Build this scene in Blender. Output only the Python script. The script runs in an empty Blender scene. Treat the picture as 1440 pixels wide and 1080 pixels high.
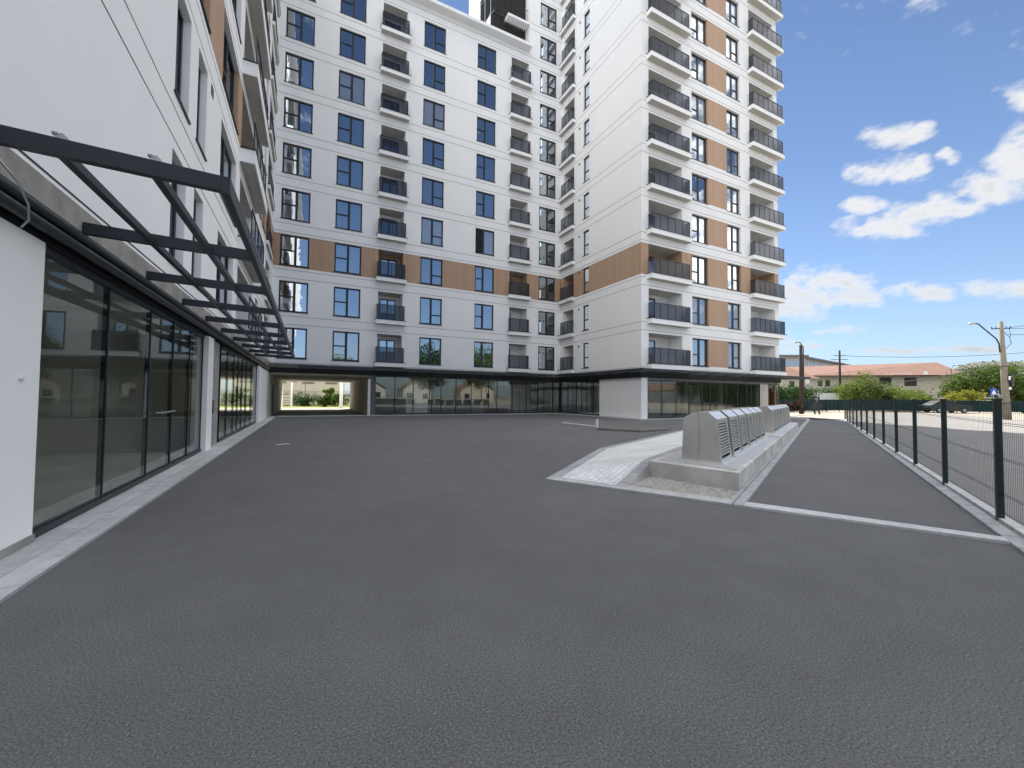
import bpy, math, random
from mathutils import Vector, Matrix
R = math.radians
random.seed(7)
scn = bpy.context.scene
COL = scn.collection

# ------------------------------------------------------------ camera
cam_d = bpy.data.cameras.new('camera'); cam = bpy.data.objects.new('camera', cam_d); COL.objects.link(cam)
scn.camera = cam
cam_d.sensor_width = 36.0; cam_d.lens = 571.4763 / 1440 * 36
cam_d.clip_start = 0.05; cam_d.clip_end = 3000
a_, b_, r_ = 0.4628, 0.0316, 0.0099
r0 = Vector((math.cos(a_), -math.sin(a_), 0)); f0 = Vector((math.sin(a_), math.cos(a_), 0)); zz = Vector((0, 0, 1))
Fw = math.cos(b_) * f0 + math.sin(b_) * zz; Up = -math.sin(b_) * f0 + math.cos(b_) * zz
Rt = r0 * math.cos(r_) + Up * math.sin(r_); Up = -r0 * math.sin(r_) + Up * math.cos(r_)
cam.matrix_world = Matrix(((Rt.x, Up.x, -Fw.x, 2.2417), (Rt.y, Up.y, -Fw.y, 0), (Rt.z, Up.z, -Fw.z, 1.4025), (0, 0, 0, 1)))
scn.render.resolution_x = 1024; scn.render.resolution_y = 768

# ------------------------------------------------------------ light
SUN_EL = R(42); SUN_AZ = R(24)          # azimuth measured from +Y towards +X
sd = Vector((math.sin(SUN_AZ) * math.cos(SUN_EL), math.cos(SUN_AZ) * math.cos(SUN_EL), math.sin(SUN_EL)))
sl = bpy.data.lights.new('sun', 'SUN'); sl.energy = 3.4; sl.angle = R(0.5); sl.color = (1, 0.94, 0.85)
so = bpy.data.objects.new('sun', sl); COL.objects.link(so)
so.rotation_euler = sd.to_track_quat('Z', 'Y').to_euler(); so.location = (40, 60, 80)
scn.view_settings.view_transform = 'Standard'; scn.view_settings.look = 'None'
scn.view_settings.exposure = 1.78; scn.view_settings.gamma = 1.0

w = bpy.data.worlds.new('World'); scn.world = w; w.use_nodes = True
nt = w.node_tree; nt.nodes.clear()
def N(t, **k):
    n = nt.nodes.new(t)
    for kk, v in k.items(): setattr(n, kk, v)
    return n
def M(op, a, b=None, c=None, clamp=False):
    n = N('ShaderNodeMath', operation=op); n.use_clamp = clamp
    for i, v in enumerate((a, b, c)):
        if v is None: continue
        if isinstance(v, (int, float)): n.inputs[i].default_value = v
        else: nt.links.new(v, n.inputs[i])
    return n.outputs[0]
out = N('ShaderNodeOutputWorld'); bg = N('ShaderNodeBackground')
sky = N('ShaderNodeTexSky'); sky.sky_type = 'NISHITA'; sky.sun_disc = False
sky.sun_elevation = SUN_EL; sky.sun_rotation = SUN_AZ; sky.air_density = 0.72; sky.dust_density = 0.0; sky.ozone_density = 2.0
tc = N('ShaderNodeTexCoord')
sep = N('ShaderNodeSeparateXYZ'); nt.links.new(tc.outputs['Generated'], sep.inputs[0])
wn = N('ShaderNodeTexNoise'); wn.inputs['Scale'].default_value = 11; wn.inputs['Detail'].default_value = 3; wn.inputs['Roughness'].default_value = .6
nt.links.new(tc.outputs['Generated'], wn.inputs['Vector'])
ws = N('ShaderNodeSeparateColor'); nt.links.new(wn.outputs['Color'], ws.inputs[0])
az = M('MULTIPLY', M('ARCTAN2', sep.outputs[0], sep.outputs[1]), 180 / math.pi)
el = M('MULTIPLY', M('ARCSINE', sep.outputs[2]), 180 / math.pi)
azw = M('ADD', az, M('MULTIPLY', M('SUBTRACT', ws.outputs[0], .5), 2.4))
elw = M('ADD', el, M('MULTIPLY', M('SUBTRACT', ws.outputs[1], .5), 1.2))
CL = [(70.2, 25.7, 2.6, 1.1), (68.4, 23.0, 2.2, 1.0), (70.4, 22.8, 2.4, 1.2), (67.9, 20.2, 2.0, .8), (68.7, 17.6, 3.6, 1.2), (71.6, 18.3, 2.6, 1.2), (74.3, 18.3, 2.3, 1.0),
      (76.2, 19.0, 1.6, 1.5), (78.4, 20.4, 1.8, 2.6), (79.2, 25.0, 2.0, 1.2), (62.6, 12.0, 3.4, 2.3), (65.6, 12.2, 2.6, 2.0), (61.5, 10.4, 3.4, 1.4), (66.3, 10.9, 2.6, .8),
      (72.0, 10.7, 2.6, .8), (77.8, 9.8, 3.0, .9), (66.0, 7.5, 2.2, .5), (61.0, 6.3, 2.4, .8), (73.9, 22.4, .9, .6), (69.5, 5.2, 2.8, .35), (75, 5.0, 2.6, .3),
      (108, 44, 26, 22), (96, 30, 11, 14), (104, 14, 14, 7), (122, 18, 14, 6), (95, 62, 40, 22), (-110, 35, 42, 30), (-70, 62, 60, 20), (-150, 32, 22, 22), (150, 68, 70, 14), (179, 70, 40, 16), (-179, 70, 40, 16)]  # unseen clouds outside the frame, added to brighten the walls
fld = None
for (ca, ce, wa, we) in CL:
    kk = math.sin(R(ce)) * math.cos(R(ce)) * math.tan(R(ca - 26.5)) if 55 < ca < 80 else 0
    da = M('SUBTRACT', azw, ca)
    dx = M('DIVIDE', da, wa); dy = M('DIVIDE', M('ADD', M('SUBTRACT', elw, ce), M('MULTIPLY', da, kk)), we * 1.06)
    v = M('SUBTRACT', 1.0, M('ADD', M('MULTIPLY', dx, dx), M('MULTIPLY', dy, dy)))
    fld = v if fld is None else M('MAXIMUM', fld, v)
dn = N('ShaderNodeTexNoise'); dn.inputs['Scale'].default_value = 26; dn.inputs['Detail'].default_value = 7; dn.inputs['Roughness'].default_value = .56
mp = N('ShaderNodeMapping'); mp.inputs['Scale'].default_value = (1, 1, 1.7)
nt.links.new(tc.outputs['Generated'], mp.inputs[0]); nt.links.new(mp.outputs[0], dn.inputs['Vector'])
dens = M('ADD', M('MAXIMUM', fld, -1.2), M('MULTIPLY', M('SUBTRACT', dn.outputs['Fac'], .5), 4.3))
mr = N('ShaderNodeMapRange'); mr.interpolation_type = 'SMOOTHSTEP'; nt.links.new(dens, mr.inputs[0]); mr.inputs[1].default_value = -.45; mr.inputs[2].default_value = 1.25
cf = M('MULTIPLY', mr.outputs[0], .93)
shade = N('ShaderNodeMapRange'); nt.links.new(dens, shade.inputs[0]); shade.inputs[1].default_value = .6; shade.inputs[2].default_value = 1.8
cc = N('ShaderNodeMix'); cc.data_type = 'RGBA'; nt.links.new(shade.outputs[0], cc.inputs[0])
cc.inputs[6].default_value = (6.2, 6.0, 5.75, 1); cc.inputs[7].default_value = (4.6, 4.65, 4.85, 1)
# clouds turned from the sun are boosted as added fill light on the facades
vd = M('ADD', M('MULTIPLY', sep.outputs[0], math.sin(SUN_AZ)), M('MULTIPLY', sep.outputs[1], math.cos(SUN_AZ)))
fb = N('ShaderNodeMapRange'); nt.links.new(vd, fb.inputs[0]); fb.inputs[1].default_value = .48; fb.inputs[2].default_value = .10; fb.inputs[3].default_value = 1.0; fb.inputs[4].default_value = 3.6
ccs = N('ShaderNodeVectorMath', operation='SCALE'); nt.links.new(cc.outputs[2], ccs.inputs[0]); nt.links.new(fb.outputs[0], ccs.inputs['Scale'])
mx = N('ShaderNodeMix'); mx.data_type = 'RGBA'; nt.links.new(cf, mx.inputs[0]); nt.links.new(sky.outputs[0], mx.inputs[6]); nt.links.new(ccs.outputs[0], mx.inputs[7])
# thin bright veil low over the horizon
vf = M('MULTIPLY', M('POWER', 2.718, M('MULTIPLY', M('ABSOLUTE', el), -.12)), .90)
vm = N('ShaderNodeMix'); vm.data_type = 'RGBA'; nt.links.new(vf, vm.inputs[0]); nt.links.new(mx.outputs[2], vm.inputs[6]); vm.inputs[7].default_value = (2.6, 3.25, 3.9, 1)
nt.links.new(vm.outputs[2], bg.inputs[0]); bg.inputs[1].default_value = 0.05
nt.links.new(bg.outputs[0], out.inputs[0])

# ------------------------------------------------------------ materials
MATS = {}
class Mat:
    def __init__(s, name):
        s.m = bpy.data.materials.new(name); s.m.use_nodes = True; s.t = s.m.node_tree
        s.p = s.t.nodes['Principled BSDF']; s.o = s.t.nodes['Material Output']; MATS[name] = s.m
        s.tc = s.t.nodes.new('ShaderNodeTexCoord')
    def n(s, t, **k):
        x = s.t.nodes.new(t)
        for kk, v in k.items(): setattr(x, kk, v)
        return x
    def l(s, a, b): s.t.links.new(a, b)
    def noise(s, scale, detail=4, rough=.55, map=None, coord='Object', dist=0):
        x = s.n('ShaderNodeTexNoise'); x.inputs['Scale'].default_value = scale; x.inputs['Detail'].default_value = detail
        x.inputs['Roughness'].default_value = rough; x.inputs['Distortion'].default_value = dist
        src = s.tc.outputs[coord]
        if map:
            mpp = s.n('ShaderNodeMapping'); mpp.inputs['Scale'].default_value = map; s.l(src, mpp.inputs[0]); src = mpp.outputs[0]
        s.l(src, x.inputs['Vector']); return x.outputs['Fac']
    def ramp(s, fac, stops):
        x = s.n('ShaderNodeValToRGB'); s.l(fac, x.inputs[0]); e = x.color_ramp.elements
        while len(e) < len(stops): e.new(.5)
        for i, (p, c) in enumerate(stops): e[i].position = p; e[i].color = (*c, 1) if len(c) == 3 else c
        return x.outputs[0]
    def math(s, op, a, b=0.0):
        x = s.n('ShaderNodeMath', operation=op)
        for i, v in enumerate((a, b)):
            if isinstance(v, (int, float)): x.inputs[i].default_value = v
            else: s.l(v, x.inputs[i])
        return x.outputs[0]
    def mix(s, fac, a, b, mode='MIX'):
        x = s.n('ShaderNodeMix'); x.data_type = 'RGBA'; x.blend_type = mode
        if isinstance(fac, (int, float)): x.inputs[0].default_value = fac
        else: s.l(fac, x.inputs[0])
        for i, v in ((6, a), (7, b)):
            if isinstance(v, tuple): x.inputs[i].default_value = (*v, 1)
            else: s.l(v, x.inputs[i])
        return x.outputs[2]
    def col(s, c):
        if isinstance(c, tuple): s.p.inputs['Base Color'].default_value = (*c, 1)
        else: s.l(c, s.p.inputs['Base Color'])
    def set(s, rough=.5, metal=0, spec=.5):
        s.p.inputs['Roughness'].default_value = rough; s.p.inputs['Metallic'].default_value = metal; s.p.inputs['Specular IOR Level'].default_value = spec; return s
    def bump(s, h, strength=.3, dist=.01):
        x = s.n('ShaderNodeBump'); x.inputs['Strength'].default_value = strength; x.inputs['Distance'].default_value = dist
        s.l(h, x.inputs['Height']); s.l(x.outputs[0], s.p.inputs['Normal']); return x
def simple(name, c, rough=.6, metal=0, spec=.4, var=.15, scale=3.0, bump=0, bscale=60):
    m = Mat(name); m.set(rough, metal, spec)
    f = m.noise(scale, 5, .6)
    m.col(m.ramp(f, [(.3, tuple(x * (1 - var) for x in c)), (.7, tuple(min(1, x * (1 + var)) for x in c))]))
    if bump: m.bump(m.noise(bscale, 4), bump, .004)
    return m

# white render of the facades
m = Mat('white_render').set(.85, 0, .2)
f1 = m.noise(.35, 4, .6, coord='Object'); f2 = m.noise(1.2, 5, .65, map=(1, 1, .12))
c = m.mix(.5, m.ramp(f1, [(.3, (.84, .842, .842)), (.7, (.88, .88, .878))]), m.ramp(f2, [(.25, (.82, .822, .822)), (.6, (.88, .88, .878))]))
m.col(c); m.bump(m.noise(90, 3, .6), .12, .003)
m = Mat('groove_shade').set(.9, 0, .1); m.col((.33, .34, .36))  # groove shade put into the colour to deepen the joints
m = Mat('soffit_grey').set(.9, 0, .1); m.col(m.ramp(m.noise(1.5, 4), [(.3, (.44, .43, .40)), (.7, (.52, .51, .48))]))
# vertical wooden cladding : slats from object x+y
m = Mat('wood_cladding').set(.6, 0, .25)
sp = m.n('ShaderNodeSeparateXYZ'); m.l(m.tc.outputs['Object'], sp.inputs[0])
sx = m.math('ADD', sp.outputs[0], sp.outputs[1])
fr = m.math('FRACT', m.math('MULTIPLY', sx, 1 / .125)); gl = m.math('LESS_THAN', fr, .16)
slat = m.math('FLOOR', m.math('MULTIPLY', sx, 1 / .125))
wnz = m.n('ShaderNodeTexWhiteNoise', noise_dimensions='1D'); m.l(slat, wnz.inputs['W'])
gr = m.noise(6, 5, .6, map=(6, 6, .5))
base = m.mix(wnz.outputs['Value'], (.47, .315, .21), (.53, .365, .255))
base = m.mix(m.math('MULTIPLY', gr, .30), base, (.36, .225, .145))
m.col(m.mix(m.math('MULTIPLY', gl, .6), base, (.24, .15, .10)))
bn = m.bump(m.math('SUBTRACT', 1.0, gl), .5, .01)
simple('dark_frame', (.012, .016, .024), .4, 0, .5, .1)
simple('black_steel', (.022, .028, .036), .42, 0, .5, .15, 2)
simple('black_matt', (.008, .009, .010), .6, 0, .3, .1)
simple('concrete', (.30, .29, .275), .9, 0, .2, .22, 1.6, .3, 40)
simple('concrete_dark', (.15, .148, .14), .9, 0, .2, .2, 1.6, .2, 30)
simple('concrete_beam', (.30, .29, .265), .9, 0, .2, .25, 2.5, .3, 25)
simple('plinth_concrete', (.52, .515, .50), .9, 0, .2, .26, 2.2, .3, 30)
simple('beige_wall', (.56, .53, .46), .9, 0, .15, .08, 1)
simple('shop_wall', (.72, .69, .61), .9, 0, .15, .12, .8)
simple('shop_floor', (.74, .76, .71), .55, 0, .3, .15, .8)
simple('brown_wood', (.12, .075, .045), .6, 0, .3, .25, 2)
simple('white_paint', (.78, .79, .80), .5, 0, .3, .04, 1)
simple('cream_wall', (.46, .43, .36), .9, 0, .2, .07, .5)
simple('rubber', (.02, .02, .02), .8)
simple('bark', (.12, .09, .065), .95, 0, .1, .3, 8, .6, 30)
simple('galvanised', (.45, .47, .49), .45, .8, .5, .2, 8)
simple('cable', (.02, .02, .022), .6)
simple('pole_concrete', (.24, .215, .18), .9, 0, .2, .18, 3, .3, 30)
simple('pole_wood', (.045, .035, .03), .9, 0, .2, .25, 3, .3, 30)
simple('skin', (.48, .30, .22), .6)
simple('hair', (.02, .016, .014), .7)
simple('navy_cloth', (.025, .03, .055), .9, 0, .1, .3, 12)
simple('red_plastic', (.35, .06, .04), .5)
simple('fence_green', (.010, .024, .026), .4, 0, .5, .1)
simple('green_screen', (.008, .028, .028), .8, 0, .2, .35, 1.2)
simple('blue_sign', (.03, .09, .45), .4)
simple('car_paint', (.03, .045, .05), .25, .3, .6, .08)
simple('van_paint', (.62, .64, .66), .35, 0, .5, .05)
simple('tin_roof', (.10, .08, .07), .7)
simple('house_grey', (.32, .33, .33), .85, 0, .2, .1, .3)
simple('apartment_grey', (.46, .45, .42), .85, 0, .2, .12, .2)
simple('soil', (.10, .08, .06), .95, 0, .1, .3, 4)
# asphalt
m = Mat('asphalt').set(.88, 0, .35)
fa = m.noise(95, 4, .8); fb = m.noise(.35, 5, .6); fc = m.noise(2.2, 4, .6); fd = m.noise(210, 2, .6)
c1 = m.ramp(fa, [(.30, (.028, .0285, .031)), (.46, (.118, .120, .126)), (.60, (.19, .193, .202)), (.72, (.50, .50, .52))])
c2 = m.ramp(fb, [(.3, (.90, .90, .90)), (.7, (1.10, 1.10, 1.10))]); c3 = m.ramp(fc, [(.35, (.96, .96, .96)), (.65, (1.06, 1.06, 1.06))])
c4 = m.ramp(fd, [(.4, (.85, .85, .85)), (.66, (1.0, 1.0, 1.0)), (.72, (1.9, 1.9, 1.9))])
m.col(m.mix(1, m.mix(1, m.mix(1, c1, c2, 'MULTIPLY'), c3, 'MULTIPLY'), c4, 'MULTIPLY'))
m.bump(fa, .4, .008)
# parking / road surface : old pale asphalt with cracks
m = Mat('old_asphalt').set(.9, 0, .3)
vor = m.n('ShaderNodeTexVoronoi', feature='DISTANCE_TO_EDGE'); vor.inputs['Scale'].default_value = .16
wpn = m.n('ShaderNodeTexNoise'); wpn.inputs['Scale'].default_value = .35; wpn.inputs['Detail'].default_value = 5; m.l(m.tc.outputs['Object'], wpn.inputs['Vector'])
wpa = m.n('ShaderNodeVectorMath', operation='SCALE'); m.l(wpn.outputs['Color'], wpa.inputs[0]); wpa.inputs['Scale'].default_value = 7.0
wpb = m.n('ShaderNodeVectorMath', operation='ADD'); m.l(m.tc.outputs['Object'], wpb.inputs[0]); m.l(wpa.outputs[0], wpb.inputs[1]); m.l(wpb.outputs[0], vor.inputs['Vector'])
ck = m.ramp(vor.outputs['Distance'], [(.0, (.68, .68, .68)), (.007, (1, 1, 1))])
c1 = m.ramp(m.noise(.4, 6, .65), [(.3, (.22, .215, .21)), (.7, (.29, .28, .268))])
m.col(m.mix(1, m.mix(.25, c1, m.ramp(m.noise(40, 3), [(.3, (.10, .10, .10)), (.7, (.30, .29, .28))])), ck, 'MULTIPLY'))
m.bump(m.noise(60, 3), .3, .006)
simple('pavement_pale', (.33, .295, .24), .9, 0, .2, .12, .6, .2, 30)
m = Mat('ground_earth').set(.95, 0, .1); m.col(m.ramp(m.noise(.08, 6, .6), [(.3, (.16, .15, .12)), (.55, (.22, .21, .18)), (.75, (.10, .13, .06))]))
m = Mat('grass').set(.95, 0, .1); m.col(m.ramp(m.noise(3, 6, .7), [(.3, (.07, .10, .02)), (.7, (.22, .24, .06))]))
# granite slabs
def slabs(name, ca, cb, sc, bw, bh, rot=0, mort=(.42, .43, .44), ms=.008):
    m = Mat(name).set(.75, 0, .3)
    mpp = m.n('ShaderNodeMapping'); mpp.inputs['Rotation'].default_value = (0, 0, rot); m.l(m.tc.outputs['Object'], mpp.inputs[0])
    br = m.n('ShaderNodeTexBrick'); m.l(mpp.outputs[0], br.inputs['Vector']); br.inputs['Scale'].default_value = sc
    br.inputs['Color1'].default_value = (*ca, 1); br.inputs['Color2'].default_value = (*cb, 1); br.inputs['Mortar'].default_value = (*mort, 1)
    br.inputs['Mortar Size'].default_value = ms; br.inputs['Brick Width'].default_value = bw; br.inputs['Row Height'].default_value = bh; br.inputs['Bias'].default_value = 0
    n1 = m.ramp(m.noise(9, 6, .7), [(.25, (.72, .72, .72)), (.7, (1.05, 1.05, 1.05))])
    n2 = m.ramp(m.noise(1.1, 5, .65), [(.3, (.82, .82, .82)), (.65, (1.05, 1.05, 1.05))])
    m.col(m.mix(1, m.mix(1, br.outputs['Color'], n1, 'MULTIPLY'), n2, 'MULTIPLY')); m.bump(br.outputs['Fac'], -.4, .004); return m
UA = math.atan2(.436, .9)
slabs('granite_strip', (.54, .55, .56), (.66, .67, .68), 1, .6, .225, R(90))
slabs('ramp_pavers', (.80, .82, .83), (.87, .885, .895), 1, .2, .1, -UA, (.50, .52, .53), .006)
slabs('kerb_stone', (.56, .57, .58), (.64, .65, .66), 1, .8, 3.0, -UA, (.25, .25, .25), .008)
slabs('strip_stone', (.40, .415, .43), (.48, .495, .51), 1, .5, 3.0, -UA, (.2, .2, .2), .01)
slabs('tile_pier', (.30, .29, .28), (.36, .35, .34), 1, .25, .06)
# gravel
m = Mat('gravel_stone').set(.9, 0, .2); m.col(m.ramp(m.noise(14, 3), [(.3, (.36, .34, .31)), (.7, (.62, .60, .57))]))
# brushed steel
m = Mat('brushed_steel').set(.30, .92, .5)
st = m.noise(5, 5, .7, map=(1, 1, 14)); bl = m.noise(2.2, 4, .6)
m.col(m.mix(.5, m.ramp(st, [(.3, (.56, .54, .50)), (.7, (.70, .68, .64))]), m.ramp(bl, [(.3, (.52, .505, .475)), (.7, (.72, .70, .67))])))
m.l(m.ramp(bl, [(.3, (.27, .27, .27)), (.7, (.33, .33, .33))]), m.p.inputs['Roughness'])
m.bump(m.noise(1.5, 1), .05, .02)
m = Mat('steel_bright').set(.42, .7, .5); m.col(m.ramp(m.noise(3, 5, .7), [(.3, (.62, .63, .64)), (.7, (.78, .79, .80))]))
simple('steel_dark', (.035, .033, .03), .5, .3)
# glass
def window_glass(name, refl, tint=(.80, .90, 1.0), inner=(.012, .014, .016), wob=.10):
    m = Mat(name); m.t.nodes.remove(m.p)
    d = m.n('ShaderNodeBsdfDiffuse'); d.inputs[0].default_value = (*inner, 1)
    g = m.n('ShaderNodeBsdfGlossy'); g.inputs[0].default_value = (*tint, 1); g.inputs['Roughness'].default_value = .012
    b = m.n('ShaderNodeBump'); b.inputs['Strength'].default_value = wob; b.inputs['Distance'].default_value = .02; m.l(m.noise(1.3, 2, .5), b.inputs['Height']); m.l(b.outputs[0], g.inputs['Normal'])
    lw = m.n('ShaderNodeLayerWeight'); lw.inputs[0].default_value = .35
    fac = m.math('MINIMUM', m.math('ADD', m.math('MULTIPLY', lw.outputs['Fresnel'], .8), refl), .95)
    mxs = m.n('ShaderNodeMixShader'); m.l(fac, mxs.inputs[0]); m.l(d.outputs[0], mxs.inputs[1]); m.l(g.outputs[0], mxs.inputs[2]); m.l(mxs.outputs[0], m.o.inputs[0])
window_glass('window_pane', .44); window_glass('window_pane_bright', .56, (.86, .92, 1.0), (.03, .032, .035), .16)
window_glass('window_pane_curtain', .36, (.80, .90, 1.0), (.22, .22, .21), .08)
def clear_glass(name, refl, tint, rtint=(.9, .95, .93), wob=.05):
    m = Mat(name); m.t.nodes.remove(m.p)
    d = m.n('ShaderNodeBsdfTransparent'); d.inputs[0].default_value = (*tint, 1)
    g = m.n('ShaderNodeBsdfGlossy'); g.inputs[0].default_value = (*rtint, 1); g.inputs['Roughness'].default_value = .005
    b = m.n('ShaderNodeBump'); b.inputs['Strength'].default_value = wob; b.inputs['Distance'].default_value = .02; m.l(m.noise(.8, 1, .5), b.inputs['Height']); m.l(b.outputs[0], g.inputs['Normal'])
    lw = m.n('ShaderNodeLayerWeight'); lw.inputs[0].default_value = .3
    fac = m.math('MINIMUM', m.math('ADD', m.math('MULTIPLY', lw.outputs['Fresnel'], .75), refl), .9)
    mxs = m.n('ShaderNodeMixShader'); m.l(fac, mxs.inputs[0]); m.l(d.outputs[0], mxs.inputs[1]); m.l(g.outputs[0], mxs.inputs[2]); m.l(mxs.outputs[0], m.o.inputs[0])
clear_glass('shop_glass', .11, (.93, .97, .94))
m = Mat('rail_glass'); m.set(.15, 0, .6); m.col((.018, .022, .032))
tr = m.n('ShaderNodeBsdfTransparent'); tr.inputs[0].default_value = (.55, .58, .64, 1)
ms_ = m.n('ShaderNodeMixShader'); ms_.inputs[0].default_value = .60; m.l(tr.outputs[0], ms_.inputs[1]); m.l(m.p.outputs[0], ms_.inputs[2]); m.l(ms_.outputs[0], m.o.inputs[0])
# roof tiles
m = Mat('red_tiles').set(.85, 0, .2)
wv = m.n('ShaderNodeTexWave'); wv.inputs['Scale'].default_value = .8; wv.inputs['Distortion'].default_value = .4; m.l(m.tc.outputs['Object'], wv.inputs['Vector'])
m.col(m.mix(.45, m.ramp(m.noise(.7, 6, .7), [(.3, (.20, .11, .085)), (.7, (.30, .19, .15))]), m.ramp(wv.outputs['Fac'], [(0, (.09, .05, .04)), (.5, (.30, .18, .14))])))
# foliage
def foliage(name, a, b):
    m = Mat(name).set(.7, 0, .25)
    c = m.mix(m.noise(1.4, 3, .6), a, b); g = m.n('ShaderNodeObjectInfo')
    c2 = m.ramp(m.noise(9, 2), [(.35, (.6, .6, .6)), (.65, (1.35, 1.35, 1.2))])
    m.col(m.mix(1, c, c2, 'MULTIPLY'))
    tl = m.n('ShaderNodeBsdfTranslucent'); m.l(m.mix(1, c, (1.2, 1.3, .7), 'MULTIPLY'), tl.inputs[0])
    s = m.n('ShaderNodeMixShader'); s.inputs[0].default_value = .35; m.l(m.p.outputs[0], s.inputs[1]); m.l(tl.outputs[0], s.inputs[2]); m.l(s.outputs[0], m.o.inputs[0])
foliage('leaf_light', (.085, .125, .03), (.14, .175, .045))
foliage('leaf_mid', (.045, .085, .02), (.09, .13, .03))
foliage('leaf_dark', (.02, .045, .018), (.035, .07, .02))
foliage('leaf_yellow', (.26, .25, .04), (.16, .18, .04))
foliage('leaf_red', (.04, .010, .014), (.022, .014, .012))

# ------------------------------------------------------------ mesh helpers
class MB:
    def __init__(s): s.v = []; s.f = []; s.m = []
    def quad(s, pts, mi=0):
        i = len(s.v); s.v += [tuple(p) for p in pts]; s.f.append(tuple(range(i, i + len(pts)))); s.m.append(mi)
    def hexa(s, P, mi=0):   # P: 8 points, bottom 4 then top 4
        i = len(s.v); s.v += [tuple(p) for p in P]
        for q in ((0, 3, 2, 1), (4, 5, 6, 7), (0, 1, 5, 4), (1, 2, 6, 5), (2, 3, 7, 6), (3, 0, 4, 7)):
            s.f.append(tuple(i + k for k in q)); s.m.append(mi)
    def box(s, a, b, mi=0):
        x0, y0, z0 = a; x1, y1, z1 = b
        s.hexa([(x0, y0, z0), (x1, y0, z0), (x1, y1, z0), (x0, y1, z0), (x0, y0, z1), (x1, y0, z1), (x1, y1, z1), (x0, y1, z1)], mi)
    def prism(s, poly, z0, z1, mi=0):
        n = len(poly); i = len(s.v)
        s.v += [(p[0], p[1], z0) for p in poly] + [(p[0], p[1], z1) for p in poly]
        s.f.append(tuple(i + k for k in reversed(range(n)))); s.m.append(mi); s.f.append(tuple(i + n + k for k in range(n))); s.m.append(mi)
        for k in range(n):
            j = (k + 1) % n; s.f.append((i + k, i + j, i + n + j, i + n + k)); s.m.append(mi)
    def tube(s, pts, r, n=8, mi=0, cap=True):
        pts = [Vector(p) for p in pts]; rr = r if isinstance(r, (list, tuple)) else [r] * len(pts)
        rings = []
        for k, p in enumerate(pts):
            d = (pts[min(k + 1, len(pts) - 1)] - pts[max(k - 1, 0)]).normalized()
            u = d.cross(Vector((0, 0, 1)));
            if u.length < .05: u = d.cross(Vector((1, 0, 0)))
            u.normalize(); vv = d.cross(u); i = len(s.v)
            s.v += [tuple(p + rr[k] * (math.cos(2 * math.pi * q / n) * u + math.sin(2 * math.pi * q / n) * vv)) for q in range(n)]
            rings.append(i)
        for a, b in zip(rings, rings[1:]):
            for q in range(n): s.f.append((a + q, a + (q + 1) % n, b + (q + 1) % n, b + q)); s.m.append(mi)
        if cap:
            s.f.append(tuple(rings[0] + q for q in reversed(range(n)))); s.m.append(mi); s.f.append(tuple(rings[-1] + q for q in range(n))); s.m.append(mi)
    def ball(s, c, r, n=10, m=6, mi=0):
        rx, ry, rz = r if isinstance(r, tuple) else (r, r, r); rings = []
        for j in range(1, m):
            t = math.pi * j / m; i = len(s.v); rings.append(i)
            s.v += [(c[0] + rx * math.sin(t) * math.cos(2 * math.pi * q / n), c[1] + ry * math.sin(t) * math.sin(2 * math.pi * q / n), c[2] + rz * math.cos(t)) for q in range(n)]
        top = len(s.v); s.v += [(c[0], c[1], c[2] + rz), (c[0], c[1], c[2] - rz)]
        for a, b in zip(rings, rings[1:]):
            for q in range(n): s.f.append((a + q, b + q, b + (q + 1) % n, a + (q + 1) % n)); s.m.append(mi)
        for q in range(n):
            s.f.append((top, rings[0] + q, rings[0] + (q + 1) % n)); s.m.append(mi); s.f.append((top + 1, rings[-1] + (q + 1) % n, rings[-1] + q)); s.m.append(mi)
    def build(s, name, mats, parent=None, smooth=False, loc=None):
        me = bpy.data.meshes.new(name); me.from_pydata(s.v, [], s.f)
        if isinstance(mats, str): mats = [mats]
        for k in mats: me.materials.append(MATS[k])
        for p, mi in zip(me.polygons, s.m): p.material_index = mi; p.use_smooth = smooth
        me.update(); o = bpy.data.objects.new(name, me); COL.objects.link(o)
        if loc is not None: o.location = loc
        if parent: o.parent = parent
        return o
def tag(o, label, cat, group=None):
    o['label'] = label; o['category'] = cat
    if group: o['group'] = group
    return o
def structure(o): o['kind'] = 'structure'; return o
def thing(name, label, cat, loc=(0, 0, 0), rz=0, group=None):
    o = bpy.data.objects.new(name, None); COL.objects.link(o); o.location = loc; o.rotation_euler = (0, 0, rz); o.empty_display_size = .3
    return tag(o, label, cat, group)
def copy_tree(o, parent=None):
    c = o.copy(); COL.objects.link(c); c.parent = parent
    for ch in list(o.children): copy_tree(ch, c)
    return c

# ------------------------------------------------------------ ground
O2 = Vector((8.08, 3.99)); U2 = Vector((.9, .436)).normalized(); V2 = Vector((-U2.y, U2.x))
def uv(u, v): p = O2 + U2 * u + V2 * v; return (p.x, p.y)
def uvz(u, v, z): p = uv(u, v); return (p[0], p[1], z)
def sheet(name, poly, z, mat):
    b = MB(); b.quad([(p[0], p[1], z) for p in poly]); return structure(b.build(name, mat))
def slab(name, poly, z0, z1, mat):
    b = MB(); b.prism(poly, z0, z1); return structure(b.build(name, mat))
sheet('ground', [(-900, -900), (900, -900), (900, 900), (-900, 900)], -.03, 'ground_earth')
sheet('courtyard_asphalt', [(-.5, -60), uv(-60, -3.45), uv(29.3, -2.14), uv(29.3, 0), (36, 17.5), (38.6, 20.3), (21.6, 29.8), (-.5, 29.8)], 0, 'asphalt')
sheet('parking_lot', [uv(-60, -3.5), uv(31, -2.16), (60, 24.2), (62, 17), (49.5, 9.3), (30, -12), (2, -70)], -.008, 'old_asphalt')
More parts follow.
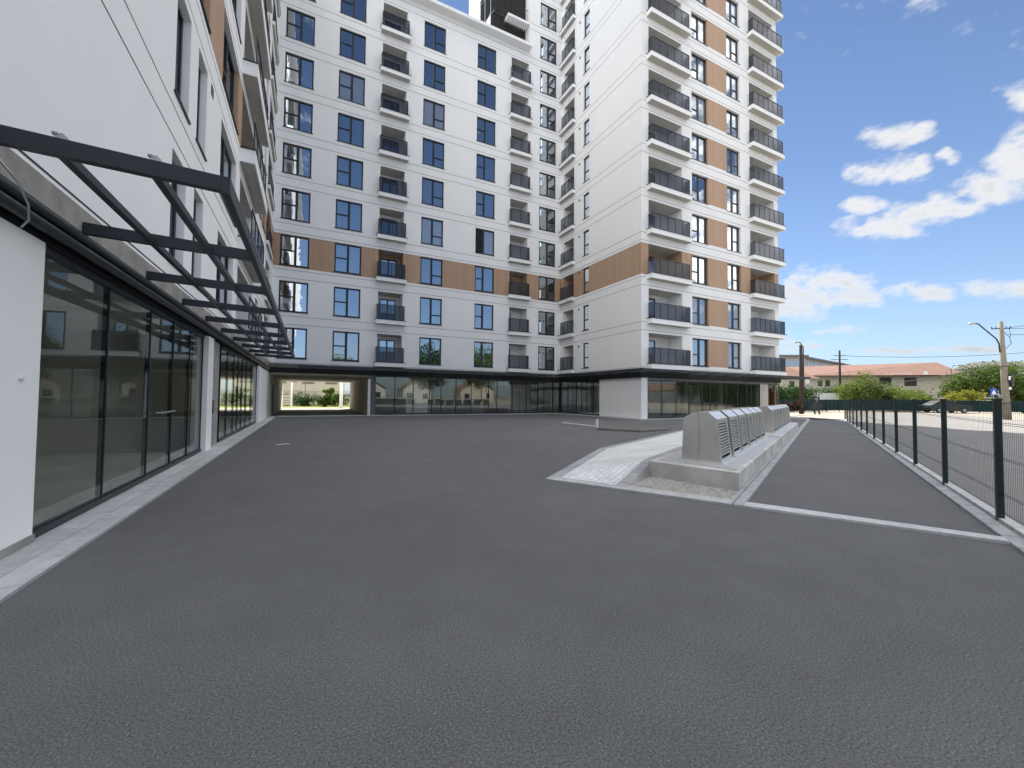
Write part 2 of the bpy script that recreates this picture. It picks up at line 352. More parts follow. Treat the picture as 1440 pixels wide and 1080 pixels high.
sheet('street_pavement', [(36, 15), (37, 60), (140, 60), (140, -60), (2, -70), (30, -12.2), (49.3, 9.1), (62, 17.2), (60, 24.4), uv(29, -2.45), uv(29, 0)], -.014, 'pavement_pale')
sheet('back_street', [(-60, 45.2), (36, 45.2), (36, 53), (-60, 53)], -.004, 'pavement_pale')
sheet('lawn', [(-60, 53), (36, 53), (36, 80), (-60, 80)], -.002, 'grass')
sheet('passage_floor', [(-.1, 29.5), (6.2, 29.5), (6.2, 45.2), (-.1, 45.2)], .012, 'concrete')
sheet('west_yard', [(-60, -60), (-15, -60), (-15, 45), (-60, 45)], -.01, 'pavement_pale')
# granite border along the left wing, raised kerb along the others
slab('granite_border', [(-.05, -20), (.445, -20), (.445, 29.5), (-.05, 29.5)], -.02, .025, 'granite_strip')
slab('back_kerb', [(.5, 29.36), (21.5, 29.36), (21.5, 29.72), (.5, 29.72)], -.02, .05, 'kerb_stone')
slab('tower_kerb', [(21.36, 19.75), (36.9, 19.75), (36.9, 20.06), (21.68, 20.06), (21.68, 29.34), (21.36, 29.34)], -.02, .055, 'kerb_stone')
# front strip
def line(a, b, w, z0, z1, name, mat):
    a = Vector(a); b = Vector(b); d = (b - a).normalized(); n = Vector((-d.y, d.x)) * w
    return slab(name, [a, b, b + n, a + n], z0, z1, mat)
slab('front_strip', [uv(-1.17, 2.71), uv(-.80, -2.466), uv(-.62, -2.464), uv(-.84, 2.60)], -.02, .03, 'kerb_stone')
slab('side_strip', [uv(-.93, -.19), uv(29.3, -.19), uv(29.3, -.005), uv(-.93, -.005)], -.02, .034, 'strip_stone')
slab('fence_strip', [uv(-60, -3.45), uv(29.5, -2.19), uv(29.5, -2.06), uv(-60, -3.265)], -.02, .026, 'strip_stone')
slab('fence_kerb', [uv(-60, -3.78), uv(29.5, -2.20), uv(29.5, -2.12), uv(-60, -3.63)], -.02, .06, 'kerb_stone')
slab('end_kerb', [uv(29.35, -2.1), (37.5, 19.0), (37.2, 19.1), uv(29.2, -2.0)], -.02, .06, 'kerb_stone')
# ramp: left edge level with the asphalt, right edge climbing to the plinth
b = MB()
L = [uvz(-1.17, 2.71, .03), uvz(3.28, 3.83, .03), uvz(11.56, 3.92, .03), uvz(20, 3.9, .03)]
K = [uvz(-.90, 2.56, .034), uvz(3.30, 3.62, .034), uvz(11.56, 3.70, .034), uvz(20, 3.7, .034)]
H_ = [uvz(-.92, 1.58, .034), uvz(.50, 1.62, .27), uvz(2.46, 1.64, .29), uvz(20, 1.64, .29)]
W_ = [uvz(-.95, 1.42, .034), uvz(.45, 1.46, .275), uvz(2.46, 1.47, .295), uvz(20, 1.47, .295)]
for i in range(3): b.quad([L[i], L[i + 1], K[i + 1], K[i]], 1)
Kb = [K[0], K[1], K[2], K[3]]
b.quad([K[0], H_[0], H_[1]], 0); b.quad([K[0], H_[1], K[1]], 0); b.quad([K[1], H_[1], H_[2]], 0); b.quad([K[1], H_[2], K[2]], 0); b.quad([K[2], H_[2], H_[3]], 0); b.quad([K[2], H_[3], K[3]], 0)
for i in range(3): b.quad([H_[i], W_[i], W_[i + 1], H_[i + 1]], 1)
for i in range(3):
    w0 = (W_[i][0], W_[i][1], -.05); w1 = (W_[i + 1][0], W_[i + 1][1], -.05); b.quad([W_[i], w0, w1, W_[i + 1]], 2)
b.quad([L[0], K[0], (K[0][0], K[0][1], -.02), (L[0][0], L[0][1], -.02)], 1)
for i in range(3): b.quad([L[i], (L[i][0], L[i][1], -.02), (L[i + 1][0], L[i + 1][1], -.02), L[i + 1]], 1)
structure(b.build('paved_ramp', ['ramp_pavers', 'strip_stone', 'plinth_concrete']))
# gravel bed with real stones
b = MB(); b.quad([uvz(-.95, 0, .006), uvz(0.3, 0, .006), uvz(.3, 1.45, .006), uvz(-.97, 1.45, .006)])
for i in range(2600):
    u = random.uniform(-.98, .28); v = random.uniform(.02, 1.42); s = random.uniform(.010, .024)
    x, y = uv(u, v); q = [Vector((random.uniform(.6, 1.2) * s * dx, random.uniform(.6, 1.2) * s * dy, random.uniform(.4, .8) * s * dz)) for dx, dy, dz in ((1, 0, .4), (0, 1, .4), (-1, 0, .3), (0, -1, .4), (0, 0, 1.5))]
    base = Vector((x, y, .012)); i0 = len(b.v); b.v += [tuple(base + p) for p in q]
    for k in range(4): b.f.append((i0 + k, i0 + (k + 1) % 4, i0 + 4)); b.m.append(0)
o = b.build('gravel', 'gravel_stone'); o['kind'] = 'stuff'; tag(o, 'pale gravel filling the bed in front of the concrete plinth', 'gravel')

# ------------------------------------------------------------ facades
Z0 = 3.735; FH = 3.0; WH = 1.99
class Fac:
    def __init__(s, o, sd, nd): s.o = Vector(o); s.s = Vector(sd); s.n = Vector(nd)
    def P(s, a, z, d=0): return s.o + s.s * a + s.n * d + Vector((0, 0, z))
    def box(s, b, a0, a1, z0, z1, d0, d1, mi=0, org=None):
        org = org or Vector((0, 0, 0))
        b.hexa([tuple(s.P(a, z, d) - org) for z in (z0, z1) for a, d in ((a0, d0), (a1, d0), (a1, d1), (a0, d1))], mi)
def facade(F, s0, s1, z0, z1, holes, woods, name_parent, wood_reveal=()):
    """holes: (a0,a1,z0,z1,depth,kind) ; woods: (a0,a1,z0,z1)"""
    zs = {z0, z1}; ss = {s0, s1}; gr = []
    k = -1
    while Z0 + FH * k < z1:
        for g in (2.17, 2.70):
            g0 = Z0 + FH * k + g
            if z0 < g0 and g0 + .03 < z1: gr.append((g0, g0 + .03)); zs |= {g0, g0 + .03}
        k += 1
    for h in holes: ss |= {h[0], h[1]}; zs |= {h[2], h[3]}
    for q in woods: ss |= {q[0], q[1]}; zs |= {q[2], q[3]}
    ss = sorted(x for x in ss if s0 - 1e-6 <= x <= s1 + 1e-6); zs = sorted(x for x in zs if z0 - 1e-6 <= x <= z1 + 1e-6)
    wall = MB(); wood = MB()
    for za, zb in zip(zs, zs[1:]):
        if zb - za < 1e-5: continue
        zc = (za + zb) / 2; isg = any(g[0] <= zc <= g[1] for g in gr)
        for sa, sb in zip(ss, ss[1:]):
            if sb - sa < 1e-5: continue
            sc = (sa + sb) / 2
            if any(h[0] < sc < h[1] and h[2] < zc < h[3] for h in holes): continue
            if any(q[0] < sc < q[1] and q[2] < zc < q[3] for q in woods):
                wood.quad([F.P(sa, za, -.012), F.P(sb, za, -.012), F.P(sb, zb, -.012), F.P(sa, zb, -.012)]); continue
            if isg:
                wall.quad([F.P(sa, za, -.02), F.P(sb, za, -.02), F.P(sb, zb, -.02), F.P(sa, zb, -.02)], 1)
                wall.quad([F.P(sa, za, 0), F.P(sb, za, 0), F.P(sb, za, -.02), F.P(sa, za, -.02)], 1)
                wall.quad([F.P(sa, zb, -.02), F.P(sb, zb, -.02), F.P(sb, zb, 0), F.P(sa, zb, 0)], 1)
            else: wall.quad([F.P(sa, za), F.P(sb, za), F.P(sb, zb), F.P(sa, zb)])
    for q in woods:   # little return at the edge of the recessed boards
        for z_ in (q[2], q[3]): wall.quad([F.P(q[0], z_, 0), F.P(q[1], z_, 0), F.P(q[1], z_, -.014), F.P(q[0], z_, -.014)])
    for a0, a1, h0, h1, dp, kd in holes:
        t = wood if kd[-1] == 'w' else wall
        tl = wood if kd[-1] in 'wl' else wall; tr_ = wood if kd[-1] in 'wr' else wall
        tl.quad([F.P(a0, h0), F.P(a0, h1), F.P(a0, h1, -dp), F.P(a0, h0, -dp)])
        tr_.quad([F.P(a1, h0), F.P(a1, h0, -dp), F.P(a1, h1, -dp), F.P(a1, h1)])
        wall.quad([F.P(a0, h1), F.P(a1, h1), F.P(a1, h1, -dp), F.P(a0, h1, -dp)], 0 if dp < .5 else 2)
        wall.quad([F.P(a0, h0), F.P(a0, h0, -dp), F.P(a1, h0, -dp), F.P(a1, h0)])
        if dp > .5:
            t2 = wood if kd[-1] == 'w' else wall
            t2.quad([F.P(a0, h0, -dp), F.P(a1, h0, -dp), F.P(a1, h1, -dp), F.P(a0, h1, -dp)])
    wo = wall.build('wall', ['white_render', 'groove_shade', 'soffit_grey'], name_parent)
    if wood.f: wood.build('wood_cladding', 'wood_cladding', name_parent)
    return wo
def window(F, parent, a0, a1, z0, h, dep, split='l', mid=.5, tr_h=.42, pane='window_pane'):
    org = F.P(a0, z0, 0); b = MB(); fw = .09; wd = a1 - a0
    B = lambda p0, p1, q0, q1, d0=-dep, d1=-dep + .07: F.box(b, a0 + p0, a0 + p1, z0 + q0, z0 + q1, d0, d1, 0, org)
    B(0, fw, 0, h); B(wd - fw, wd, 0, h); B(fw, wd - fw, 0, fw); B(fw, wd - fw, h - fw, h)
    if mid:
        mxx = wd * mid; B(mxx - .075, mxx + .075, fw, h - fw, -dep + .002, -dep + .078)
        lo, hi = (fw, mxx - .075) if split == 'l' else (mxx + .075, wd - fw)
    else: lo, hi = fw, wd - fw
    if tr_h: B(lo, hi, h * tr_h - .04, h * tr_h + .04, -dep + .001, -dep + .073)
    F.box(b, a0 - .05, a1 + .05, z0 - .035, z0 + .004, -dep + .03, .035, 0, org)
    o = b.build('window', 'dark_frame', parent, loc=org)
    p = MB(); e = .03; pm = F.P(a0 + wd / 2, z0 + h / 2, -dep + .03) - org
    cs = [(a, z) for z in (-h / 2 + e, h / 2 - e) for a in (-wd / 2 + e, wd / 2 - e)]
    pts = [F.s * a + Vector((0, 0, z)) for a, z in cs]; p.quad([pts[0], pts[1], pts[3], pts[2]])
    q = p.build('pane', pane, o, loc=pm); return o
def wobble(o):
    for ch in o.children:
        if ch.name.startswith('pane'):
            ch.rotation_euler = (random.uniform(-.006, .006), random.uniform(-.006, .006), random.uniform(-.006, .006))
            q = random.random(); ch.material_slots[0].link = 'OBJECT'
            ch.material_slots[0].material = MATS['window_pane_curtain' if q < .16 else ('window_pane_bright' if q < .38 else 'window_pane')]
def rows(o, parent, ks, base=0):
    wobble(o); res = {base: o}
    for k in ks:
        if k == base: continue
        c = copy_tree(o, parent); c.location = o.location + Vector((0, 0, FH * (k - base))); wobble(c); res[k] = c
    return res
def balcony(F, parent, a0, a1, z0, sa0, sa1, proj, sth, top, ra0, ra1, dep, door, npan, sides='lr'):
    """slab, railing and door of one balcony ; returns the three parts"""
    org = F.P(a0, z0, 0); b = MB()
    F.box(b, sa0, sa1, z0 + top - sth, z0 + top, .002, proj, 0, org)
    F.box(b, sa0 + .03, sa1 - .03, z0 + top - sth - .004, z0 + top - sth - .0005, .004, proj - .03, 2, org)
    F.box(b, sa0 - .03, sa1 + .03, z0 + top + .001, z0 + top + .035, .003, proj + .025, 1, org)
    sl_ = b.build('balcony_slab', ['white_render', 'dark_frame', 'soffit_grey'], parent, loc=org)
    # slab underside face in a darker grey
    b = MB(); d1 = proj - .06; zb = z0 + top + .03; zt = zb + 1.06
    F.box(b, ra0, ra1, zb, zb + .04, d1 - .03, d1 + .01, 0, org); F.box(b, ra0, ra1, zt - .035, zt, d1 - .03, d1 + .01, 0, org)
    for i in range(npan + 1):
        x = ra0 + (ra1 - ra0) * i / npan; F.box(b, x - .016, x + .016, zb + .04, zt - .035, d1 - .025, d1 + .005, 0, org)
    for sd_, x in (('l', ra0), ('r', ra1)):
        if sd_ in sides: F.box(b, x - .015, x + .015, zb, zb + .04, 0, d1 - .03, 0, org); F.box(b, x - .015, x + .015, zt - .035, zt, 0, d1 - .03, 0, org)
    ra = b.build('railing', 'dark_frame', parent, loc=org)
    b = MB(); b.quad([F.P(x, z, d1 - .012) - org for x, z in ((ra0, zb + .04), (ra1, zb + .04), (ra1, zt - .035), (ra0, zt - .035))])
    for sd_, x in (('l', ra0), ('r', ra1)):
        if sd_ in sides: b.quad([F.P(x, z, d) - org for z, d in ((zb + .04, .0), (zb + .04, d1 - .03), (zt - .035, d1 - .03), (zt - .035, .0))])
    b.build('glass_infill', 'rail_glass', ra)
    dr = None
    if door:
        da, db, dh = door; b = MB(); e = .07
        for p in ((da, da + e, 0, dh), (db - e, db, 0, dh), (da + e, db - e, dh - e, dh), (da + e, db - e, 0, .1), ((da + db) / 2 - .05, (da + db) / 2 + .05, .1, dh - e)):
            F.box(b, p[0], p[1], z0 + .01 + p[2], z0 + .01 + p[3], -dep + .004, -dep + .07, 0, org)
        dr = b.build('balcony_door', 'dark_frame', parent, loc=org)
        b = MB(); pm = F.P((da + db) / 2, z0 + dh / 2, -dep + .035) - org; hw = (db - da) / 2 - .03; hh = dh / 2 - .05
        pts = [F.s * a + Vector((0, 0, z)) for a, z in ((-hw, -hh), (hw, -hh), (hw, hh), (-hw, hh))]; b.quad(pts); b.build('pane', 'window_pane', dr, loc=pm)
    return [x for x in (sl_, ra, dr) if x]
def shopfront(F, parent, mulls, z0, z1, dep, thin=(), glass='shop_glass'):
    org = F.P(mulls[0], 0, 0); b = MB()
    a0, a1 = mulls[0], mulls[-1]
    F.box(b, a0, a1, z0, z0 + .10, -dep - .05, -dep + .03, 0, org); F.box(b, a0, a1, z1 - .07, z1, -dep - .05, -dep + .03, 0, org)
    for i, x in enumerate(mulls):
        w2 = .016 if F is FL else .03
        lo = x if i == 0 else x - w2; hi = x if i == len(mulls) - 1 else x + w2
        F.box(b, lo, hi, z0 + .101, z1 - .071, -dep - .05, -dep + .012, 0, org)
    fr_ = b.build('shopfront_frame', 'dark_frame', parent, loc=org)
    for x, y in zip(mulls, mulls[1:]):
        g = MB(); c_ = F.P((x + y) / 2, (z0 + z1) / 2, -dep) - org; hw = (y - x) / 2 - .01; hh = (z1 - z0) / 2 - .04
        g.quad([F.s * a + Vector((0, 0, z)) for a, z in ((-hw, -hh), (hw, -hh), (hw, hh), (-hw, hh))])
        p = g.build('glass_pane', glass, fr_, loc=c_); p.rotation_euler = (random.uniform(-.002, .002), random.uniform(-.002, .002), random.uniform(-.003, .003))
    return fr_
def canopy(F, parent, a0, a1, cross, purl=(.60, 1.13), out=1.62, zb=3.10, h=.14, drop=.05, end0=True, end1=True, clips=True):
    org = F.P(a0, 0, 0); b = MB(); zo = zb - drop
    F.box(b, a0, a1, zo, zo + h, out - .06, out, 0, org)
    fr_ = b.build('canopy_frame', 'black_steel', parent, loc=org)
    for x in cross:
        c_ = MB(); o1 = F.P(x, 0, 0) - org
        pts = [F.P(x + dx, zz_, d) - org - o1 for zz_, d in ((0, 0),) for dx in (0,)]
        P8 = []
        for top in (0, 1):
            for dx, d in ((-.035, .02), (.035, .02), (.035, out - .062), (-.035, out - .062)):
                zb_ = (zb + .02) - (drop) * d / out
                P8.append(tuple(F.P(x + dx, zb_ + top * (h - .02), d) - org - o1))
        c_.hexa(P8); c_.build('cross_beam', 'black_steel', fr_, loc=o1)
    for d in purl:
        c_ = MB(); F.box(c_, a0 + .04, a1 - .04, zb + .022 - drop * d / out, zb + .09 - drop * d / out, d - .03, d + .03, 0, org); c_.build('purlin', 'black_steel', fr_)
    if clips:
        for d in purl:
            c_ = MB(); o1 = F.P(cross[0], zb + h - drop * d / out - .001, d)
            Q = lambda p, r, z: tuple(F.P(cross[0] + p, zb + h - drop * d / out - .001 + z, d + r) - o1)
            for (pa, pb, ra_, rb, za, zb_) in ((-.022, .022, -.03, .03, 0, .03), (-.03, .015, -.045, -.015, .031, .045), (-.012, .012, -.01, .012, .031, .05)):
                c_.hexa([Q(p, q, z) for z in (za, zb_) for p, q in ((pa, ra_), (pb, ra_), (pb, rb), (pa, rb))])
            c_.build('glass_clamp', 'galvanised', fr_, loc=o1 - org)
    return fr_

FL = Fac((0, 0, 0), (0, 1, 0), (1, 0, 0)); FB = Fac((0, 29.67, 0), (1, 0, 0), (0, -1, 0))
FT = Fac((21.7, 0, 0), (0, 1, 0), (-1, 0, 0)); FF = Fac((0, 20.02, 0), (1, 0, 0), (0, -1, 0))
BB = 3.39       # bottom of the white cladding
WB0, WB1 = Z0 + 2 * FH - .10, Z0 + 2 * FH + 2.01

# ============ left wing
left = thing('apartment_building', 'white apartment wing along the left edge with glazed ground floor and steel canopy', 'building', (0, 0, 0))
KL = range(0, 9); holes = []
woods = [(8.2, 29.669, WB0, WB1)]
for k in KL:
    z = Z0 + FH * k; wk = 'w' if k == 2 else 'x'
    for a, b2 in ((8.938, 9.838), (10.454, 11.257), (12.905, 15.349), (21.2, 22.4), (23.2, 24.2)):
        holes.append((a, b2, z, z + WH, .20, wk))
    holes.append((16.2, 19.9, z, z + 2.01, 1.3, wk)); holes.append((25.2, 27.6, z, z + 2.01, 1.3, wk))
facade(FL, -25, 29.67, BB, 31.0, holes, woods, left)
for a, b2, sp_, md in ((8.938, 9.838, 'l', 0), (10.454, 11.257, 'l', 0), (12.905, 15.349, 'l', .5), (21.2, 22.4, 'l', .5), (23.2, 24.2, 'l', .5)):
    rows(window(FL, left, a, b2, Z0, WH, .20, sp_, md, 0 if md == 0 else .42), left, KL)
for a0, a1, pj_ in ((16.2, 19.9, .44), (25.2, 27.6, .14)):
    for p in balcony(FL, left, a0, a1, Z0 + FH, a0 - .25, a1 + .45, pj_, .45 if pj_ > .3 else .2, -.12, a0 - .05, a1 + .2, 1.3, (a0 + .3, a0 + 2.2, 2.0 - .02), 4, 'r' if pj_ > .3 else 'lr'):
        rows(p, left, range(0, 9), 1) if 'slab' not in p.name else rows(p, left, range(1, 9), 1)
b = MB()
for k in range(1, 9): FL.box(b, 11.62, 11.86, Z0 + FH * k + 1.78, Z0 + FH * k + 2.02, .001, .012)
b.build('vent_grille', 'concrete_dark', left)
b = MB(); b.box((-.12, -25, 2.80), (-.001, 28.0, 3.13)); b.build('dark_fascia', 'black_matt', left)
b = MB(); b.box((-.16, -25, 3.131), (.012, 28.6, BB - .002)); b.build('concrete_beam', 'concrete_beam', left)
for rr, zz_, xx in ((.052, 3.03, .05), (.052, 2.90, .07)):
    b = MB(); b.tube([(xx, y, zz_) for y in (-10, 0, 10, 20, 27.8)], rr, 10); b.build('conduit_pipe', 'black_steel', left, True)
b = MB(); b.tube([(.16, 4.3, 3.12), (.2, 4.45, 3.02), (.2, 4.6, 2.9), (.17, 4.68, 2.80), (.12, 4.7, 2.74)], .008, 6); b.build('loose_cable', 'galvanised', left, True)
b = MB(); b.box((-.30, -25, .10), (.0, 5.33, 2.80)); b.box((-.30, 5.33, .0), (-.12, 5.331, 2.8)); b.build('ground_wall', 'white_render', left)
b = MB(); b.box((-.30, -25, .0), (.012, 5.345, .10)); b.build('base_course', 'concrete', left)
b = MB(); b.tube([(.001, 5.05, 1.52), (.03, 5.05, 1.52)], .02, 8); b.build('tap_outlet', 'white_paint', left)
f_ = shopfront(FL, left, [5.345, 6.88, 8.40, 9.64, 10.82, 12.0], .0, 2.80, .06)
b = MB()
b.tube([(.0, 8.62, 1.08), (.05, 8.62, 1.08), (.05, 9.42, 1.08), (.0, 9.42, 1.08)], .014, 8); b.build('door_handle', 'galvanised', left)
b = MB(); b.box((-.25, 12.02, 0), (.05, 12.62, 2.80)); b.build('white_pilaster', 'white_render', left)
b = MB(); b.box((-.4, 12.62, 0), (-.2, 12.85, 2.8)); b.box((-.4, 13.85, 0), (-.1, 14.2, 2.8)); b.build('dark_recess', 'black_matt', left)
b = MB(); b.box((-.3, 12.85, 0), (-.03, 13.85, 2.8)); b.build('tiled_pier', 'tile_pier', left)
b = MB(); b.box((-.03, 12.9, .9), (.02, 13.02, 1.25)); b.build('intercom', 'black_steel', left)
shopfront(FL, left, [14.2, 15.36, 16.6, 17.5, 18.5, 19.65, 21.28, 23.2], .0, 2.80, .06)
b = MB(); b.box((-.25, 23.2, 0), (.06, 23.75, 2.80)); b.box((-.25, 23.751, 0), (-.001, 28.0, 2.799)); b.build('white_pilaster', 'white_render', left)
b = MB(); b.box((-.3, 28.0, 0), (-.02, 45.0, 2.78)); b.build('passage_wall', 'beige_wall', left)
b = MB(); b.box((-.02, 32.2, .05), (.01, 33.3, 2.1)); b.build('service_door', 'concrete_dark', left)
canopy(FL, left, 4.0, 21.4, [4.04 + 1.93 * i for i in range(10)])
# interior + hidden sides
b = MB(); b.box((-9, -25, -.0), (-.31, 28, .02)); b.build('shop_floor', 'shop_floor', left)
b = MB(); b.box((-9.2, -25, 0), (-9.0, 28, 2.8)); b.box((-9, 12.9, 0), (-.41, 13.8, 2.79)); b.box((-9, 3.6, .021), (-.31, 3.8, 2.79)); b.build('shop_wall', 'shop_wall', left)
b = MB(); b.box((-15, -25, 2.801), (-.13, 45, 3.12)); b.build('ceiling', 'shop_wall', left)
b = MB()
for y in (6.2, 10.4, 16.5, 21.0): b.box((-3.2, y, .02), (-2.75, y + .45, 2.8))
b.build('interior_column', 'concrete', left)
b = MB(); b.box((-8.99, 7.0, .021), (-8.9, 8.0, 2.1)); b.box((-8.99, 17.0, .021), (-8.9, 18.0, 2.1)); b.build('interior_door', 'brown_wood', left)
b = MB(); b.box((-2.74, 10.5, 1.5), (-2.70, 10.72, 1.9)); b.box((-2.74, 10.5, 1.0), (-2.70, 10.75, 1.25)); b.build('wall_box', 'white_paint', left)
b = MB(); b.box((-7.6, 5.0, .021), (-6.4, 5.9, .75)); b.box((-6.9, 6.4, .021), (-6.2, 7.0, 1.15)); b.box((-5.8, 8.5, .021), (-5.2, 9.4, .45)); b.build('stored_crate', 'brown_wood', left)
b = MB(); b.quad([(-15, -25, BB), (-15, 45, BB), (-15, 45, 31), (-15, -25, 31)]); b.quad([(-15, -25, BB), (0, -25, BB), (0, -25, 31), (-15, -25, 31)])
b.quad([(-15, 45, BB), (0, 45, BB), (0, 45, 31), (-15, 45, 31)]); b.quad([(-15, -25, 31), (0, -25, 31), (0, 45, 31), (-15, 45, 31)]); b.quad([(-15, -25, 3.121), (-.17, -25, 3.121), (-.17, 45, 3.121), (-15, 45, 3.121)])
b.build('rear_wall', 'white_render', left)
b = MB(); b.box((-15, -25, 30.8), (.55, 29.0, 31.05)); b.build('roof', 'white_render', left)

# ============ middle wing
mid = thing('apartment_building', 'white nine row apartment wing facing the yard with blue reflecting windows and drive-through passage', 'building', (10, 29.67, 0))
class Off:  pass
mid.location = (0, 0, 0)
holes = []; woods = [(0.0, 21.699, WB0, WB1)]
for k in range(9):
    z = Z0 + FH * k; wk = 'w' if k == 2 else 'x'
    for a, b2 in ((.3635, 2.036), (3.569, 5.266), (9.40, 11.07), (13.70, 15.33)): holes.append((a, b2, z, z + WH, .15, wk))
    holes.append((6.42, 8.13, z, z + 2.01, 1.2, wk)); holes.append((16.72, 18.36, z, z + 2.01, 1.2, wk))
facade(FB, 0.0, 18.40, BB, 31.0, holes, [(0.0, 18.40, WB0, WB1)], mid)
for a, b2, s_, md, th in ((.3635, 2.036, 'l', .52, .50), (3.569, 5.266, 'l', .50, .50), (9.40, 11.07, 'r', .50, .36), (13.70, 15.33, 'l', .42, .50)):
    rw = rows(window(FB, mid, a, b2, Z0, WH, .15, s_, md, th), mid, range(9))
    if a == 13.70:      # darkness of an open sash painted as a black panel
        g = MB(); g.box((.075, .062, .075), (.63, .066, WH - .075)); g.build('open_sash_dark', 'black_matt', rw[3])
for p in balcony(FB, mid, 6.42, 8.13, Z0, 6.24, 8.32, .42, .28, -.03, 6.34, 8.20, 1.2, (6.70, 7.85, 1.75), 2): rows(p, mid, range(9))
for p in balcony(FB, mid, 16.72, 18.36, Z0, 16.52, 18.52, .42, .28, -.03, 16.66, 18.36, 1.2, (16.78, 17.4, 1.75), 2): rows(p, mid, range(9))
b = MB(); b.box((0, 29.07, 30.80), (18.345, 30.2, 31.05)); b.box((0, 30.201, 30.801), (18.345, 45, 31.0)); b.build('cornice', 'white_render', mid)
b = MB(); b.quad([(0, 45, 2.7), (36, 45, 2.7), (36, 45, 31), (0, 45, 31)]); b.build('rear_wall', 'white_render', mid)
b = MB(); b.box((.012, 29.55, 2.80), (21.5, 29.668, 3.13)); b.build('dark_fascia', 'black_matt', mid)
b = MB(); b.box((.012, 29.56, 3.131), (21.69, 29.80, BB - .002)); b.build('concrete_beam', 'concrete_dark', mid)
b = MB(); b.box((-.0, 29.81, 2.70), (36, 44.98, 3.10)); b.build('ceiling', 'beige_wall', mid)
b = MB(); b.box((6.0, 29.69, 0.0), (6.30, 44.9, 2.70)); b.build('passage_wall', 'beige_wall', mid)
b = MB(); b.box((6.06, 29.60, 0), (6.38, 29.688, 2.80)); b.build('dark_pier', 'concrete_dark', mid)
b = MB(); b.box((5.88, 29.56, 0), (6.04, 29.68, 2.52)); b.build('white_pilaster', 'white_paint', mid)
b = MB(); b.box((6.0-.012, 31.2, 1.2), (5.999, 31.32, 1.45)); b.box((5.985, 31.6, .3), (5.999, 31.66, .9)); b.build('wall_box', 'concrete_dark', mid)
shopfront(FB, mid, [6.38, 7.71, 9.02, 10.39, 11.10, 12.27, 13.51, 14.98, 15.72, 17.06, 18.38, 19.47, 20.09, 20.95, 21.62], .05, 2.78, .0)
b = MB(); b.box((6.31, 29.75, .0), (21.9, 44.8, .03)); b.build('shop_floor', 'shop_floor', mid)
b = MB(); b.box((6.31, 38.0, .031), (36, 38.2, 2.69)); b.box((8.9, 31.5, .031), (10.6, 33.5, 2.69)); b.build('shop_wall', 'shop_wall', mid)
b = MB(); b.box((15.0, 30.3, .031), (15.95, 30.4, 2.3)); b.box((16.0, 30.3, .031), (17.0, 30.4, 2.3)); b.build('brown_door', 'brown_wood', mid)
b = MB(); b.box((14.98, 30.41, .031), (17.06, 33.4, 2.69)); b.build('lobby_wall', 'beige_wall', mid)
b = MB(); b.tube([(17.6, 30.6, .03), (17.6, 30.6, 1.9), (18.2, 30.6, 1.9), (18.2, 30.6, .03)], .02, 6); b.build('clothes_rail', 'black_steel', mid)
canopy(FB, mid, 1.62, 20.0, [2.6 + 1.93 * i for i in range(9)], out=1.45, drop=0, clips=False)
# roof terrace balcony and slatted pergola beside the tower
b = MB(); b.box((16.37, 29.67, 33.2), (18.345, 31.15, 33.42)); b.build('terrace_slab', 'white_render', mid)
pg = MB()
for i in range(16): pg.box((15.2 + .2 * i, 30.3, 31.1), (15.3 + .2 * i, 30.36, 36.4))
pg.box((15.1, 30.28, 36.4), (18.3, 33, 36.5)); pg.box((15.1, 30.27, 33.45), (18.3, 30.38, 33.58))
for i in range(12): pg.box((15.1, 30.5 + .2 * i, 33.6), (15.16, 30.58 + .2 * i, 36.4))
pg.box((15.15, 30.5, 31.1), (18.3, 30.55, 36.3))
pg.build('slatted_screen', 'steel_dark', mid)
b = MB()
for i in range(10): b.tube([(16.4 + .2 * i, 29.72, 33.42), (16.4 + .2 * i, 29.72, 34.4)], .012, 5)
b.tube([(16.4, 29.72, 34.4), (18.3, 29.72, 34.4)], .02, 6); b.build('terrace_railing', 'dark_frame', mid)
b = MB()
for x, h_ in ((14.0, 36.5), (14.4, 35.2), (14.9, 37)): b.tube([(x, 30.0, 31), (x, 30.0, h_)], .022, 6)
b.tube([(13.7, 30, 34), (15.2, 30, 34.6)], .02, 6); b.tube([(13.9, 30, 33), (15.3, 30.0, 35.6)], .018, 6); b.tube([(14.0, 30, 31.2), (15.2, 30, 33.4)], .018, 6); b.build('roof_aerial', 'galvanised', mid)

# ============ corner tower
tow = thing('tower_block', 'tall white corner tower with dark railed balconies and vertical strip of wood cladding', 'tower', (0, 0, 0))
KT = range(0, 13); TZ = 54.0
hg = [(19.484, 21.112, Z0 + FH * k, Z0 + FH * k + WH, .10, 'w' if k == 2 else 'x') for k in KT]
facade(FB, 18.40, 21.70, BB, TZ, hg, [(18.40, 21.70, WB0, WB1)], tow)
rows(window(FB, tow, 19.484, 21.112, Z0, WH, .10, 'r', .50, .40), tow, KT)
ht = []
for k in KT:
    z = Z0 + FH * k; wk = 'w' if k == 2 else 'x'
    ht.append((25.68, 26.44, z, z + WH, .16, wk)); ht.append((27.72, 29.25, z, z + 2.01, 1.2, wk))
facade(FT, 20.02, 29.67, BB, TZ, ht, [(20.02, 29.67, WB0, WB1)], tow)
rows(window(FT, tow, 25.68, 26.44, Z0, WH, .16, 'l', 0, .42), tow, KT)
for p in balcony(FT, tow, 27.72, 29.25, Z0, 27.55, 29.60, .30, .28, -.03, 27.72, 29.3, 1.2, (28.0, 29.0, 1.75), 3, 'l'): rows(p, tow, KT)
b = MB()
for k in KT: FT.box(b, 26.88, 27.04, Z0 + FH * k + 1.72, Z0 + FH * k + 1.88, .001, .03)
b.build('vent_grille', 'concrete_dark', tow)
hf = []
